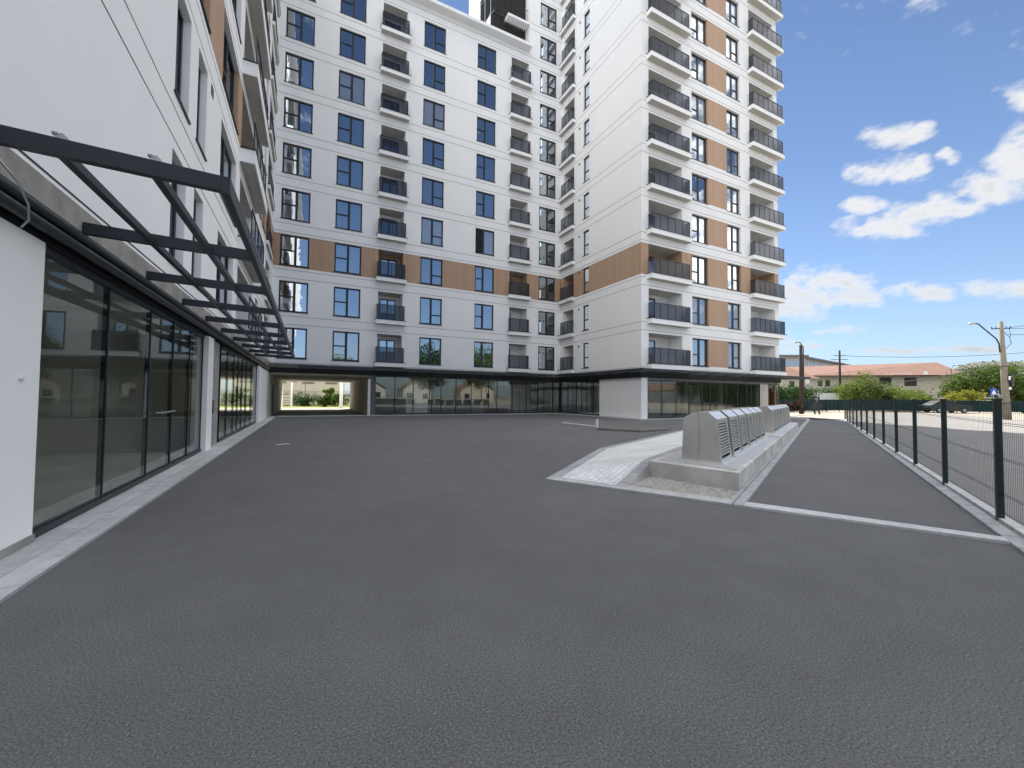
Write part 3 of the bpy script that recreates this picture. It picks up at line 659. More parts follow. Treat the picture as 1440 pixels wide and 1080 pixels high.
for k in KT:
    z = Z0 + FH * k; wk = 'w' if k == 2 else 'x'
    hf.append((26.53, 28.225, z, z + WH, .22, 'w' if k == 2 else 'r')); hf.append((30.39, 31.945, z, z + WH, .22, 'w' if k == 2 else 'l'))
    hf.append((22.34, 25.51, z, z + 2.01, 1.3, wk)); hf.append((33.12, 36.25, z, z + 2.01, 1.3, wk))
wds = [(21.70, 36.76, WB0, WB1)] + [(28.225, 30.39, Z0 + FH * k, Z0 + FH * k + WH) for k in KT if k != 2]
facade(FF, 21.70, 36.76, BB, TZ, hf, wds, tow)
rows(window(FF, tow, 26.53, 28.225, Z0, WH, .22, 'l', .50, .42), tow, KT)
rows(window(FF, tow, 30.39, 31.945, Z0, WH, .22, 'r', .50, .42), tow, KT)
for p in balcony(FF, tow, 22.34, 25.51, Z0, 22.17, 26.02, .45, .32, -.08, 22.32, 25.84, 1.3, (22.6, 24.2, 1.75), 5): rows(p, tow, KT)
for p in balcony(FF, tow, 33.12, 36.25, Z0, 32.93, 37.05, .45, .32, -.08, 33.10, 36.9, 1.3, (33.2, 34.2, 1.75), 6): rows(p, tow, KT)
b = MB(); b.quad([(36.76, 20.02, BB), (36.76, 45, BB), (36.76, 45, TZ), (36.76, 20.02, TZ)]); b.quad([(36.76, 45, 2.7), (18.4, 45, 2.7), (18.4, 45, TZ), (36.76, 45, TZ)])
b.quad([(18.4, 29.67, 31.001), (18.4, 45, 31.001), (18.4, 45, TZ), (18.4, 29.67, TZ)]); b.build('rear_wall', 'white_render', tow)
b = MB(); b.box((18.3, 29.6, TZ), (36.9, 45.1, TZ + .3)); b.box((21.6, 19.9, TZ), (36.9, 29.599, TZ + .3)); b.build('roof', 'white_render', tow)
b = MB(); b.box((21.58, 20.14, 2.76), (21.72, 29.66, 3.13)); b.box((21.58, 19.98, 2.76), (36.9, 20.138, 3.13)); b.build('dark_fascia', 'black_matt', tow)
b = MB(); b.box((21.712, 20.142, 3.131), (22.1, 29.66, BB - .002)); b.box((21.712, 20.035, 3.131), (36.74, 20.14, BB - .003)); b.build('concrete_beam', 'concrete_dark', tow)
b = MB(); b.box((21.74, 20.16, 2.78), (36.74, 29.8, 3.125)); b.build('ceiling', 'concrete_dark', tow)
b = MB(); b.box((21.70, 20.3, .06), (21.95, 24.32, 2.76)); b.box((21.70, 20.02, .0), (22.24, 20.30, 2.76)); b.build('ground_wall', 'white_render', tow)
shopfront(FT, tow, [24.33, 25.1, 25.97, 26.6, 27.3, 27.8, 28.52, 29.62], .05, 2.76, .05)
shopfront(FF, tow, [22.25, 23.52, 24.90, 26.19, 27.54, 28.37, 30.18, 31.45, 32.52, 33.08, 34.2], .05, 2.62, .02)
b = MB(); b.box((34.21, 20.03, 0), (35.25, 20.35, 2.6)); b.build('beige_pier', 'beige_wall', tow)
b = MB(); b.box((22.24, 20.1, 2.621), (36.7, 20.2, 2.759)); b.build('transom_panel', 'concrete_beam', tow)
shopfront(FF, tow, [35.26, 36.1, 36.74], .05, 2.62, .02)
b = MB(); b.box((21.96, 20.36, .0), (36.7, 37.9, .03)); b.build('shop_floor', 'shop_floor', tow)
b = MB(); b.box((22.3, 27.5, .031), (36.6, 27.7, 2.7)); b.box((21.96, 24.9, .031), (24.0, 25.0, 2.7)); b.build('shop_wall', 'shop_wall', tow)
b = MB()
for x in (25.0, 29.2, 33.4): b.box((x, 23.0, .03), (x + .45, 23.45, 2.78))
b.build('interior_column', 'concrete', tow)
canopy(FT, tow, 18.40, 28.2, [19.2 + 1.93 * i for i in range(5)], out=1.45, drop=0, clips=False)
canopy(FF, tow, 20.25, 38.2, [22.2 + 1.93 * i for i in range(9)], out=1.55, drop=0, clips=False)
FR = Fac((36.76, 0, 0), (0, 1, 0), (1, 0, 0))
canopy(FR, tow, 18.47, 30, [20.5 + 1.93 * i for i in range(5)], out=1.5, drop=0, clips=False)
b = MB(); b.box((37.6, 18.50, 2.72), (38.15, 18.53, 3.02)); sg = b.build('hanging_sign', 'white_paint', tow)
b = MB(); b.box((37.72, 18.492, 2.87), (38.02, 18.499, 2.91)); b.build('sign_lettering', 'dark_frame', sg)
b = MB(); b.tube([(37.7, 18.515, 3.02), (37.7, 18.515, 3.1)], .01, 5); b.tube([(38.05, 18.515, 3.02), (38.05, 18.515, 3.1)], .01, 5); b.build('sign_hanger', 'dark_frame', sg)
b = MB(); b.box((36.5, 20.3, 0.0), (36.74, 20.8, 2.3)); b.build('red_panel', 'red_plastic', tow)
b = MB(); b.box((36.5, 20.81, 0.0), (36.73, 45, 3.12)); b.build('side_wall', 'concrete', tow)

# ============ plinths and waste containers
def plinth(u0, u1, label, skew0=0):
    t = thing('concrete_plinth', label, 'plinth', uvz(u0, 0, 0), UA, 'concrete plinths carrying the steel waste containers')
    n = 0; b = MB(); ln = u1 - u0
    b.prism([(0, 0), (ln, 0), (ln, 1.46), (skew0, 1.46)], -.05, .285); b.build('concrete_block', 'plinth_concrete', t)
    b = MB(); b.prism([(skew0 * .1 + .22, .07), (ln - .25, .07), (ln - .25, 1.36), (.22 + skew0, 1.36)], .285, .302); b.build('steel_sheet', 'steel_bright', t)
    return t
plinth(0, 7.25, 'long concrete plinth nearest the camera carrying six steel containers', .26)
plinth(7.5, 17.2, 'farther concrete plinth carrying the second row of steel containers')
def bin_():
    t = thing('waste_container', 'x', 'container', (0, 0, 0), UA, 'stainless steel waste containers on concrete plinths')
    prof = [(1.02, 0), (1.0, .03), (.965, .76), (.81, .862), (.56, .87), (.43, .752), (.352, .03), (.35, 0)]
    wd = .92; n = len(prof); b = MB()
    i0 = 0
    for u in (0, wd): b.v += [(u, p[0], p[1]) for p in prof]
    b.f.append(tuple(range(n))); b.m.append(0); b.f.append(tuple(reversed(range(n, 2 * n)))); b.m.append(0)
    for k in range(n):
        if k == 5: continue       # open front : filled by frame and louvres
        j = (k + 1) % n; b.f.append((k, n + k, n + j, j)); b.m.append(1 if k == 4 else 0)  # sloping top facet lighter: sky reflection put into its steel colour
    P = lambda f, u, off=0: (u, .43 + (.352 - .43) * f - off, .752 + (.03 - .752) * f)
    for ua, ub, fa, fb in ((0, .07, 0, 1), (wd - .13, wd, 0, 1), (.07, wd - .13, 0, .07), (.07, wd - .13, .93, 1)):
        b.quad([P(fa, ua), P(fa, ub), P(fb, ub), P(fb, ua)])
    hood = b.build('hood', ['brushed_steel', 'steel_bright'], t)
    b = MB(); b.quad([P(.05, .05, -.07), P(.05, wd - .11, -.07), P(.95, wd - .11, -.07), P(.95, .05, -.07)], 1)
    for i in range(12):
        f = .11 + .068 * i; p0 = P(f, .07); p1 = P(f, wd - .13)
        b.hexa([(p0[0], p0[1] + .045, p0[2] + .022), (p1[0], p1[1] + .045, p1[2] + .022), (p1[0], p1[1] + .051, p1[2] + .022), (p0[0], p0[1] + .051, p0[2] + .022),
                (p0[0], p0[1] + .002, p0[2] + .012), (p1[0], p1[1] + .002, p1[2] + .012), (p1[0], p1[1] + .002, p1[2] + .018), (p0[0], p0[1] + .002, p0[2] + .018)])
        b.hexa([(p0[0], p0[1] - .006, p0[2] + .0), (p1[0], p1[1] - .006, p1[2] + .0), (p1[0], p1[1] + .002, p1[2] + .0), (p0[0], p0[1] + .002, p0[2] + .0),
                (p0[0], p0[1] - .006, p0[2] + .018), (p1[0], p1[1] - .006, p1[2] + .018), (p1[0], p1[1] + .0018, p1[2] + .018), (p0[0], p0[1] + .0018, p0[2] + .018)])
    b.build('louvre_panel', ['steel_bright', 'steel_dark'], t)
    b = MB(); b.box((-.06, .30, 0), (wd + .06, 1.08, .022)); b.build('base_flange', 'steel_bright', t)
    b = MB(); b.box((-.012, .36, .02), (.0, 1.0, .05)); b.tube([(-.012, .72, .02), (-.012, .715, .86)], .006, 5); b.build('seam_strip', 'brushed_steel', t)
    return t
b0 = bin_(); ordn = ['first', 'second', 'third', 'fourth', 'fifth', 'sixth', 'seventh']
sp = [(.65, .0), (1.80, 0), (2.86, 0), (3.98, 0), (5.04, 0), (6.10, 0)]
for i, (u, dv) in enumerate(sp):
    o = b0 if i == 0 else copy_tree(b0)
    o.location = uvz(u, dv, .302); o['label'] = 'brushed steel louvred waste container, %s from the camera on the near plinth' % ordn[i]
for i in range(7):
    o = copy_tree(b0); o.location = uvz(8.7 + 1.17 * i, -.08, .302); o['label'] = 'brushed steel louvred waste container, %s from the camera on the far plinth' % ordn[i]
# added stand-ins for a half erased see-through object beside the ramp
t = thing('standin_slab', 'low grey stand-in slab for a half erased object on the asphalt between the ramp and the corner tower', 'slab', (15.4, 13.6, 0))
b = MB(); b.prism([(-1.9, .7), (-1.0, -1.05), (.9, -.75), (2.2, .3), (1.0, 1.7)], .0, .07); b.build('slab_body', 'concrete_dark', t)
t = thing('standin_rail', 'thin pale low stand-in rail for a half erased object on the asphalt in front of the white corner wall', 'rail', (0, 0, 0))
b = MB(); b.tube([(14.0, 17.6, .10), (13.9, 14.75, .10)], .03, 6); b.build('bar', 'white_paint', t)
b = MB(); b.box((13.86, 14.7, 0), (13.94, 14.78, .42)); b.build('post', 'white_paint', t)
# small bits lying about
b = MB(); c = Vector(uvz(-.35, 2.25, .045)); b.tube([c + Vector((.10 * math.cos(t), .14 * math.sin(t), .012)) for t in [x * .35 - 1.2 for x in range(9)]], .013, 6)
tag(b.build('hose_piece', 'rubber', None, True), 'short curved piece of dark hose lying on the paved ramp', 'hose')
b = MB(); c = Vector((1.45, 13.1, .003)); b.tube([c, c + Vector((.12, .02, .004)), c + Vector((.2, .10, .003)), c + Vector((.32, .09, .003))], .012, 5)
tag(b.build('paper_scrap', 'white_paint', None), 'small white scrap lying on the asphalt near the left wing', 'scrap')

# ============ mesh fence
fen = thing('mesh_fence', 'dark green welded wire fence with square posts beside the asphalt path', 'fence', uvz(0, -2.64, 0), UA + .0178)
FU0 = .24; PIT = 2.45; HF = 1.42
b = MB(); b.box((-.03, -.03, 0), (.03, .03, HF)); b.box((-.035, -.035, HF), (.035, .035, HF + .02))
post0 = b.build('post', 'fence_green', fen, loc=(FU0, 0, .0))
npn = 12
fv = lambda u: 0 * (u)           # the line opens slightly with distance
pan = MB(); LP = PIT - .06; k = int(LP / .05)
for i in range(k + 1):
    x = .03 + i * LP / k; pan.box((x - .0019, -.0008, .12), (x + .0019, .0008, HF - .02))
for z_ in (.14, .34, .36, .74, .76, 1.14, 1.16, HF - .04): pan.box((.03, -.0045, z_ - .0025), (.03 + LP, -.0010, z_ + .0025))
panel0 = pan.build('wire_panel', 'fence_green', fen, loc=(FU0, 0, 0))
for i in range(-3, npn):
    u = FU0 + PIT * i
    if i != 0:
        c = post0.copy(); COL.objects.link(c); c.parent = fen; c.location = (u, fv(u), 0)
        c = panel0.copy(); COL.objects.link(c); c.parent = fen; c.location = (u, fv(u), 0)
c = post0.copy(); COL.objects.link(c); c.parent = fen; c.location = (FU0 + PIT * npn, fv(29), 0)

# ============ vegetation
def leafmass(b, blobs, n, ls, seedv=0):
    rnd = random.Random(seedv)
    clumps = []
    for (c, r) in blobs:
        for i in range(max(3, int(10 * r[0] * r[1]) + 6)):
            d = Vector((rnd.gauss(0, 1), rnd.gauss(0, 1), rnd.gauss(0, 1))).normalized() * (rnd.random() ** .35)
            clumps.append((Vector(c) + Vector((d.x * r[0], d.y * r[1], d.z * r[2])), rnd.uniform(.16, .34) * min(r)))
    for i in range(n):
        cc_, cr = clumps[rnd.randrange(len(clumps))]
        p = cc_ + Vector((rnd.gauss(0, 1), rnd.gauss(0, 1), rnd.gauss(0, .8))) * cr
        a = Vector((rnd.gauss(0, 1), rnd.gauss(0, 1), rnd.gauss(0, 1))).normalized(); e = a.cross(Vector((rnd.gauss(0, 1), rnd.gauss(0, 1), rnd.gauss(0, 1)))).normalized()
        s = ls * rnd.uniform(.6, 1.3)
        b.quad([p - a * s, p - e * s * .5, p + a * s, p + e * s * .5])
def plant(name, label, cat, loc, blobs, n, ls, mat, trunk=True, group=None, seedv=1):
    t = thing(name, label, cat, loc, random.uniform(0, 6), group)
    if trunk:
        b = MB(); top = max(bl[0][2] for bl in blobs); b.tube([(0, 0, -.05), (.05, .02, top * .35), (.0, .08, top * .7), (.05, 0, top)], [.14, .11, .07, .03], 8)
        for bl in blobs: b.tube([(.02, .03, top * .4), tuple(Vector(bl[0]) * .6 + Vector((0, 0, top * .25))), bl[0]], [.07, .04, .015], 6)
        b.build('trunk', 'bark', t, True)
    b = MB(); leafmass(b, blobs, n, ls, seedv); b.build('crown' if trunk else 'foliage', mat, t); return t
plant('tree', 'bright light green bushy tree left of the dark shuttered windows', 'tree', (69.5, 27.9, 0), [((0, 0, 3.3), (1.9, 1.9, 1.5)), ((1.3, -1.2, 2.4), (1.5, 1.5, 1.2)), ((-1.5, .9, 2.8), (1.5, 1.5, 1.4)), ((.2, 0, 1.7), (2.2, 2.2, 1.0))], 5200, .15, 'leaf_light', seedv=1)
plant('shrub', 'rounded light green shrub below the shuttered windows', 'shrub', (73.5, 25.0, 0), [((0, 0, 1.7), (2.3, 2.3, 1.4)), ((1.8, -1.8, 1.4), (1.8, 1.8, 1.1))], 4200, .14, 'leaf_light', False, seedv=2)
plant('shrub', 'low dark green shrub between the bright tree and the rounded shrub', 'shrub', (71.5, 26.6, 0), [((0, 0, 1.4), (1.6, 1.6, 1.2))], 2200, .14, 'leaf_mid', False, seedv=3)
plant('tree', 'broad grey green tree right of the red roofed building', 'tree', (93.1, 24.0, 0), [((0, 0, 4.4), (2.8, 2.8, 2.3)), ((2.2, -2.2, 4.8), (2.4, 2.4, 2.4)), ((-1, 1, 3.2), (2.8, 2.8, 1.7))], 6000, .2, 'leaf_mid', seedv=4)
plant('tree', 'yellowish green tree behind the concrete utility pole', 'tree', (95.5, 21.6, 0), [((0, 0, 4.4), (2.6, 2.6, 2.6)), ((1.6, -1.8, 3.2), (2.2, 2.2, 1.9))], 4600, .2, 'leaf_light', seedv=5)
plant('tree', 'green tree at the right edge in front of grey apartments', 'tree', (100.0, 18.5, 0), [((0, 0, 2.8), (3.2, 3.2, 2.0)), ((2.4, -2.8, 2.7), (2.4, 2.4, 1.7))], 5000, .2, 'leaf_mid', seedv=6)
plant('shrub', 'yellow flowering shrub beside the blue road sign', 'shrub', (85.6, 22.9, 0), [((0, 0, 1.9), (1.9, 1.9, 1.0))], 2400, .15, 'leaf_yellow', False, seedv=7)
plant('shrub', 'low red leaved shrub beyond the far row of containers', 'shrub', (38.6, 20.2, 0), [((0, 0, .75), (.7, .5, .7))], 1500, .07, 'leaf_red', False, seedv=8)
plant('shrub', 'red leaved shrub beside the dark street pole', 'shrub', (41.8, 21.5, 0), [((0, 0, .85), (.8, .6, .75))], 1500, .07, 'leaf_red', False, seedv=9)
for i, (x, y, s, l) in enumerate(((82, 27.2, 2.2, 'dark clipped hedge below the right end of the red roofed building'), (78.6, 27.6, 1.7, 'dark hedge clump behind the rounded light green shrub'))):
    plant('hedge', l, 'hedge', (x, y, 0), [((0, 0, 1.3), (s, s, 1.3)), ((1.5, -1, 1.3), (s, s, 1.2))], 3400, .15, 'leaf_dark', False, seedv=20 + i)
for i, (x, y, h_, l) in enumerate(((55.0, 31.4, 3.0, 'tall dark hedge left of the white van'), (60.0, 32.6, 3.0, 'tall dark hedge just right of the street pole'), (73.5, 33.6, 3.2, 'tall dark hedge right of the white van'))):
    t = plant('hedge', l, 'hedge', (x, y, 0), [((0, 0, h_ * .55), (2.4, 1.6, h_ * .5)), ((2.6, -1.1, h_ * .55), (1.7, 1.4, h_ * .5))], 4600, .13, 'leaf_dark', False, seedv=30 + i); t.rotation_euler = (0, 0, 0)
# seen through the passage
sheet('lawn_edge', [(-60, 50), (36, 50), (36, 53), (-60, 53)], .001, 'grass')
plant('palm_shrub', 'arching green shrub on the lawn beyond the passage', 'shrub', (5.0, 55.0, 0), [((0, 0, .8), (1.6, .8, .7)), ((-1.4, .1, .45), (.9, .6, .5)), ((-.9, 0, 1.9), (.7, .5, .35))], 2000, .16, 'leaf_mid', False, seedv=11)
plant('shrub', 'rounded dark shrub on the lawn beyond the passage', 'shrub', (2.0, 56.0, 0), [((0, 0, .6), (1.0, .7, .6)), ((1.2, 0, .5), (.6, .6, .5))], 1200, .12, 'leaf_dark', False, seedv=12)
plant('hedge', 'low olive hedge behind the thin wire fence beyond the passage', 'hedge', (2, 59.5, 0), [((-6, 0, .9), (3.4, .8, .8)), ((-1, 0, .85), (3.4, .8, .8)), ((4, 0, .9), (3, .8, .85))], 9000, .10, 'leaf_mid', False, seedv=13).rotation_euler = (0, 0, 0)
t = thing('wire_fence', 'thin wire fence with dark posts along the lawn beyond the passage', 'fence', (2, 57.5, 0))
for x in (-8.5, -4.5, -.2, 3.6, 8): b = MB(); b.box((x - .05, -.05, 0), (x + .05, .05, 3.3 if abs(x + .2) < .1 else 1.9)); b.build('post', 'concrete_dark', t)
b = MB()
for i in range(220): b.box((-12 + i * .11, -.01, .1), (-11.975 + i * .11, .01, 1.85))
for z_ in (.12, .7, 1.3, 1.85): b.box((-12, -.02, z_ - .02), (12, -.011, z_ + .02))
b.build('wire_mesh', 'concrete_dark', t)
t = thing('slatted_bin_screen', 'pale slatted timber screen on the lawn beyond the passage', 'screen', (-.9, 56.6, 0))
for i in range(4): b = MB(); b.box((-1.1, -.03, .12 + .32 * i), (1.1, .03, .36 + .32 * i)); b.build('slat', 'cream_wall', t)
for x in (-1.1, 1.04): b = MB(); b.box((x, .031, 0), (x + .06, .09, 1.4)); b.build('post', 'cream_wall', t)
t = thing('cream_building', 'long cream building seen through the passage with three small dark vents', 'building', (0, 66, 0))
b = MB(); b.box((-30, 0, 0), (7, 12, 7)); b.build('wall', 'cream_wall', t)
for x in (-2.3, 1.3, 4.4): b = MB(); b.box((x, -.03, 3.0), (x + 1.6, -.001, 3.3)); b.build('vent', 'concrete_dark', t)
b = MB(); b.box((-30.4, -.5, 7), (7.4, 12.5, 7.4)); b.build('roof', 'red_tiles', t)
t = thing('white_gate_post', 'thin white post standing just outside the far mouth of the passage', 'post', (.62, 48, 0)); b = MB(); b.box((-.08, -.08, 0), (.08, .08, 2.7)); b.build('shaft', 'white_paint', t); b = MB(); b.box((-.1, -.1, 2.7), (.5, .1, 2.82)); b.build('arm', 'concrete_dark', t)
t = thing('white_column', 'square white column at the right of the far mouth of the passage', 'column', (5.35, 47.5, 0)); b = MB(); b.box((-.16, -.16, 0), (.16, .16, 3)); b.build('shaft', 'white_paint', t); b = MB(); b.box((-.2, -.2, 3), (.2, .2, 3.1)); b.build('capital', 'white_paint', t)

# ============ street background
def rotz(v): return math.atan2(v[1], v[0])
t = thing('red_roofed_building', 'long low cream building with red tiled roof across the street', 'building', (84.24, 41.8, 0), rotz((25, -12.5)))
Lb = 28.0
b = MB(); b.box((-1, 0, 0), (Lb - .6, 9, 6.0)); b.build('wall', 'cream_wall', t)
b = MB(); Lr = Lb + 1
b.quad([(-2, -1.2, 5.75), (Lr - 2.2, -1.2, 6.15), (Lr - 1.5, 4.5, 8.9), (-1.4, 4.5, 7.7)]); b.quad([(-2, 10.2, 5.8), (-1.4, 4.5, 7.7), (Lr - 1.5, 4.5, 8.9), (Lr - 2.2, 10.2, 6.1)])
b.quad([(-2, -1.2, 5.75), (-1.4, 4.5, 7.7), (-2, 10.2, 5.8)]); b.quad([(Lr - 2.2, -1.2, 6.15), (Lr - 2.2, 10.2, 6.1), (Lr - 1.5, 4.5, 8.9)])
b.box((-2, -1.25, 5.6), (Lr - 2.2, -1.201, 5.76), 1); b.build('roof', ['red_tiles', 'tin_roof'], t)
b = MB(); b.quad([(-2, -1.19, 5.74), (Lr - 2.2, -1.19, 6.0), (Lr - 2.2, 0, 6.0), (-2, 0, 5.74)]); b.build('eaves', 'tin_roof', t)
for x in (12.2, 16.8): b = MB(); b.box((x, -.06, 4.1), (x + 2.2, -.001, 5.6)); b.build('window', 'steel_dark', t)
for x in (1.0, 2.4, 8.2): b = MB(); b.box((x, -.06, 3.9), (x + .8, -.001, 5.0)); b.build('window', 'window_pane', t)
b = MB(); b.box((13.5, -1.6, 6.15), (16.5, -1.1, 6.25)); b.box((19.2, -1.7, 6.1), (19.35, -1.1, 6.7)); b.build('gutter_box', 'white_paint', t)
t = thing('hip_roofed_house', 'small house with brownish hip roof between the tower and the street pole', 'house', (71.0, 39.5, 0), rotz((4.9, -2.4)))
b = MB(); b.box((0, 0, 0), (5.5, 6, 4.9)); b.build('wall', 'cream_wall', t)
b = MB(); e = .5; A_, B_, C_, D_ = (-e, -e, 4.85), (5.5 + e, -e, 4.85), (5.5 + e, 6 + e, 4.85), (-e, 6 + e, 4.85); r1, r2 = (1.8, 3, 6.7), (3.8, 3, 6.7)
b.quad([A_, B_, r2, r1]); b.quad([B_, C_, r2]); b.quad([C_, D_, r1, r2]); b.quad([D_, A_, r1]); b.build('roof', 'red_tiles', t)
b = MB(); b.box((1.2, -.05, 3.4), (2.0, -.001, 4.4)); b.build('window', 'window_pane', t)
t = thing('grey_office_block', 'grey flat roofed block rising behind the red roofed building', 'building', (126.6, 72.0, 0), rotz((6.8, -3.5)))
b = MB(); b.box((0, 0, 0), (7.6, 30, 14)); b.build('wall', 'house_grey', t); b = MB(); b.box((-.6, -.6, 14), (8.2, 30, 14.6)); b.build('roof', 'concrete_dark', t)
for i in range(4):
    for j in (8.2, 11.2): b = MB(); b.box((.5 + 1.8 * i, -.05, j), (1.8 + 1.8 * i, -.001, j + 1.7)); b.build('window', 'window_pane', t)
t = thing('grey_long_block', 'long receding grey block with a row of windows right of the office block', 'building', (133.5, 68.6, 0), rotz((48, 9.2)))
b = MB(); b.hexa([(0, 0, 0), (49, 0, 0), (49, 12, 0), (0, 12, 0), (0, 0, 13.6), (49, 0, 13.6), (49, 12, 13.6), (0, 12, 13.6)]); b.build('wall', 'house_grey', t)
b = MB(); b.box((-.3, -.5, 13.6), (49.5, 12, 14.2)); b.build('roof', 'concrete_dark', t)
for i in range(15): b = MB(); b.box((1.5 + 3.1 * i, -.05, 10.2), (3.2 + 3.1 * i, -.001, 12.4)); b.build('window', 'window_pane', t)
t = thing('grey_apartment_house', 'pale grey apartment house at the right edge behind the trees', 'building', (199, 47.1, 0), rotz((8.2, -4.1)))
b = MB(); b.box((0, 0, 0), (26, 12, 12.4)); b.build('wall', 'apartment_grey', t); b = MB(); b.hexa([(-.8, -.8, 12.4), (27, -.8, 12.4), (27, 13, 12.4), (-.8, 13, 12.4), (1, 4, 14.6), (25, 4, 14.6), (25, 8, 14.6), (1, 8, 14.6)]); b.build('roof', 'concrete_dark', t)
for i in range(8):
    for j in range(4): b = MB(); b.box((1.2 + 3.1 * i, -.08, 1.6 + 2.8 * j), (2.8 + 3.1 * i, -.001, 3.1 + 2.8 * j)); b.build('window', 'window_pane', t)
# screened fence on the far side of the parking
def screen(a, bb, h_, label, n):
    a = Vector(a); bb = Vector(bb); d = bb - a; t = thing('screened_fence', label, 'fence', (a.x, a.y, 0), rotz(d)); ln = d.length
    b = MB(); b.box((0, -.02, .15), (ln, .0, h_)); b.build('mesh_screen', 'green_screen', t)
    for i in range(n + 1): b = MB(); b.box((i * ln / n - .03, -.09, 0), (i * ln / n + .03, -.021, h_ + .05)); b.build('post', 'fence_green', t)
screen((47.0, 27.0), (62.0, 26.2), 1.45, 'dark green screened fence running left behind the street pole', 6)
screen((62.1, 26.1), (73.5, 20.6), 1.5, 'dark green screened fence across the parking behind the wire fence posts', 5)
screen((73.6, 20.4), (82.0, 15.0), 1.5, 'dark green screened fence behind the parked dark car', 4)
# poles
def pole(name, label, base, top, r0_, r1_, mat, arms=()):
    t = thing(name, label, 'pole', base); h_ = top - base[2]
    b = MB(); b.tube([(0, 0, -.05), (0, 0, h_ * .5), (0, 0, h_)], [r0_, (r0_ + r1_) / 2, r1_], 10); b.build('shaft', mat, t, True)
    for (z_, ln, dr) in arms:
        b = MB(); d = Vector(dr).normalized() * ln; b.tube([Vector((0, 0, z_)) - d, Vector((0, 0, z_)) + d], .04, 6)
        b.build('cross_arm', 'pole_wood', t)
        b = MB()
        for s_ in (-1, -.55, .55, 1): p = Vector((0, 0, z_)) + d * s_; b.tube([p + Vector((0, 0, .0)), p + Vector((0, 0, .14))], .03, 6)
        b.build('insulator', 'steel_dark', t)
    return t
rv = Vector((.895, -.446, 0))
up_ = pole('utility_pole', 'thick concrete utility pole with street lamp arm at the right edge', (51.07, 11.41, 0), 7.75, .25, .13, 'pole_concrete', [(7.2, .75, rv)])
up_.location = (51.4, 11.25, 0); up_.rotation_euler = Matrix.Rotation(R(-2.2), 3, f0).to_euler()
b = MB(); pp = [(-.20, .10, 5.3), (-.22, .11, 6.0), (-.40, .20, 6.4), (-1.45, .72, 7.45), (-1.62, .80, 7.62), (-1.85, .9, 7.66)]
b.tube(pp, .045, 8); arm = b.build('lamp_arm', 'steel_dark', up_, True)
b = MB(); b.ball((-2.1, 1.03, 7.66), (.34, .20, .09), 12, 6); b.build('lamp_head', 'galvanised', arm, True)
b = MB(); b.box((.10, -.35, 2.6), (.55, -.15, 3.6)); b.box((-.1, -.42, 2.9), (.1, -.2, 3.3)); b.build('junction_box', 'steel_dark', up_)
b = MB(); b.box((-.14, -.34, 3.1), (.06, -.24, 3.4)); b.box((-.16, -.33, 2.35), (.02, -.22, 2.55)); b.build('notice_plate', 'white_paint', up_)
b = MB(); b.tube([(.15, -.1, 6.9), (.45, -.3, 6.5), (.55, -.35, 6.0), (.2, -.15, 5.6)], .02, 6); b.tube([(.5, -.3, 7.2), (.62, -.32, 6.7), (.55, -.3, 6.1)], .016, 6); b.build('jumper_cable', 'cable', up_, True)
pole('street_pole', 'dark brown street pole rising in front of the hip roofed house', (45.96, 23.28, 0), 6.85, .20, .13, 'pole_wood')
p3 = pole('wooden_pole', 'thin wooden power pole with cross arms before the red roof', (74.7, 33.1, 0), 9.0, .20, .12, 'pole_wood', [(8.2, .9, (.9, -.44, 0)), (7.6, 1.3, (.9, -.44, 0)), (7.0, .7, (.9, -.44, 0))])
def lamp(label, x, y, h_, dr):
    t = thing('street_lamp', label, 'lamp', (x, y, 0)); b = MB(); b.tube([(0, 0, 0), (0, 0, h_ - .5), (dr[0] * .5, dr[1] * .5, h_), (dr[0], dr[1], h_ + .05)], [.08, .06, .05, .04], 8); b.build('post', 'steel_dark', t, True)
    b = MB(); b.ball((dr[0] * 1.2, dr[1] * 1.2, h_ + .05), (.35, .3, .1), 10, 6); b.build('lamp_head', 'galvanised', t, True)
lamp('curved dark street lamp beside the tall dark street pole', 52.5, 26.5, 7.9, (-.6, .3))
lamp('slim street lamp above the trees right of the red roof', 95.0, 27.0, 7.2, (.9, -.4))
# cables
def cable(p, q, sag, label, r=.014):
    p = Vector(p); q = Vector(q); b = MB(); b.tube([p.lerp(q, i / 14) - Vector((0, 0, sag * 4 * (i / 14) * (1 - i / 14))) for i in range(15)], r, 5)
    tag(b.build('overhead_cable', 'cable', None, True), label, 'cable', 'overhead cables')
cable((51.6, 11.1, 7.25), (62, -4, 11.0), .4, 'topmost overhead cable running right from the utility pole', .018)
cable((51.8, 11.0, 7.2), (66, -6, 8.6), .6, 'middle overhead cable running right from the utility pole', .018)
cable((51.6, 11.1, 6.7), (66, -6, 7.4), .5, 'lowest overhead cable running right from the utility pole crossarm', .018)
cable((74.7, 33.1, 8.2), (112, 14, 10.6), 1.0, 'overhead cable passing above the red tiled roof', .03)
cable((51.0, 11.4, 4.2), (74.7, 33.1, 2.6), .0, 'cable slanting down behind the fence towards the wooden pole', .03)
cable((51.0, 11.4, 4.2), (60, -2, 4.6), .2, 'low cable running right from the utility pole at mid height', .025)
t = thing('road_sign', 'blue and white road sign on a thin grey post near the yellow shrub', 'sign', (78.0, 18.4, 0), rotz((.9, -.44)))
b = MB(); b.tube([(0, 0, 0), (0, 0, 3.1)], .04, 8); b.build('post', 'galvanised', t)
b = MB(); b.box((-.42, -.06, 2.2), (.42, -.041, 3.05)); pl_ = b.build('sign_plate', 'blue_sign', t)
b = MB(); b.quad([(-.3, -.065, 2.3), (.3, -.065, 2.3), (0, -.065, 2.9)]); b.build('sign_symbol', 'white_paint', pl_)

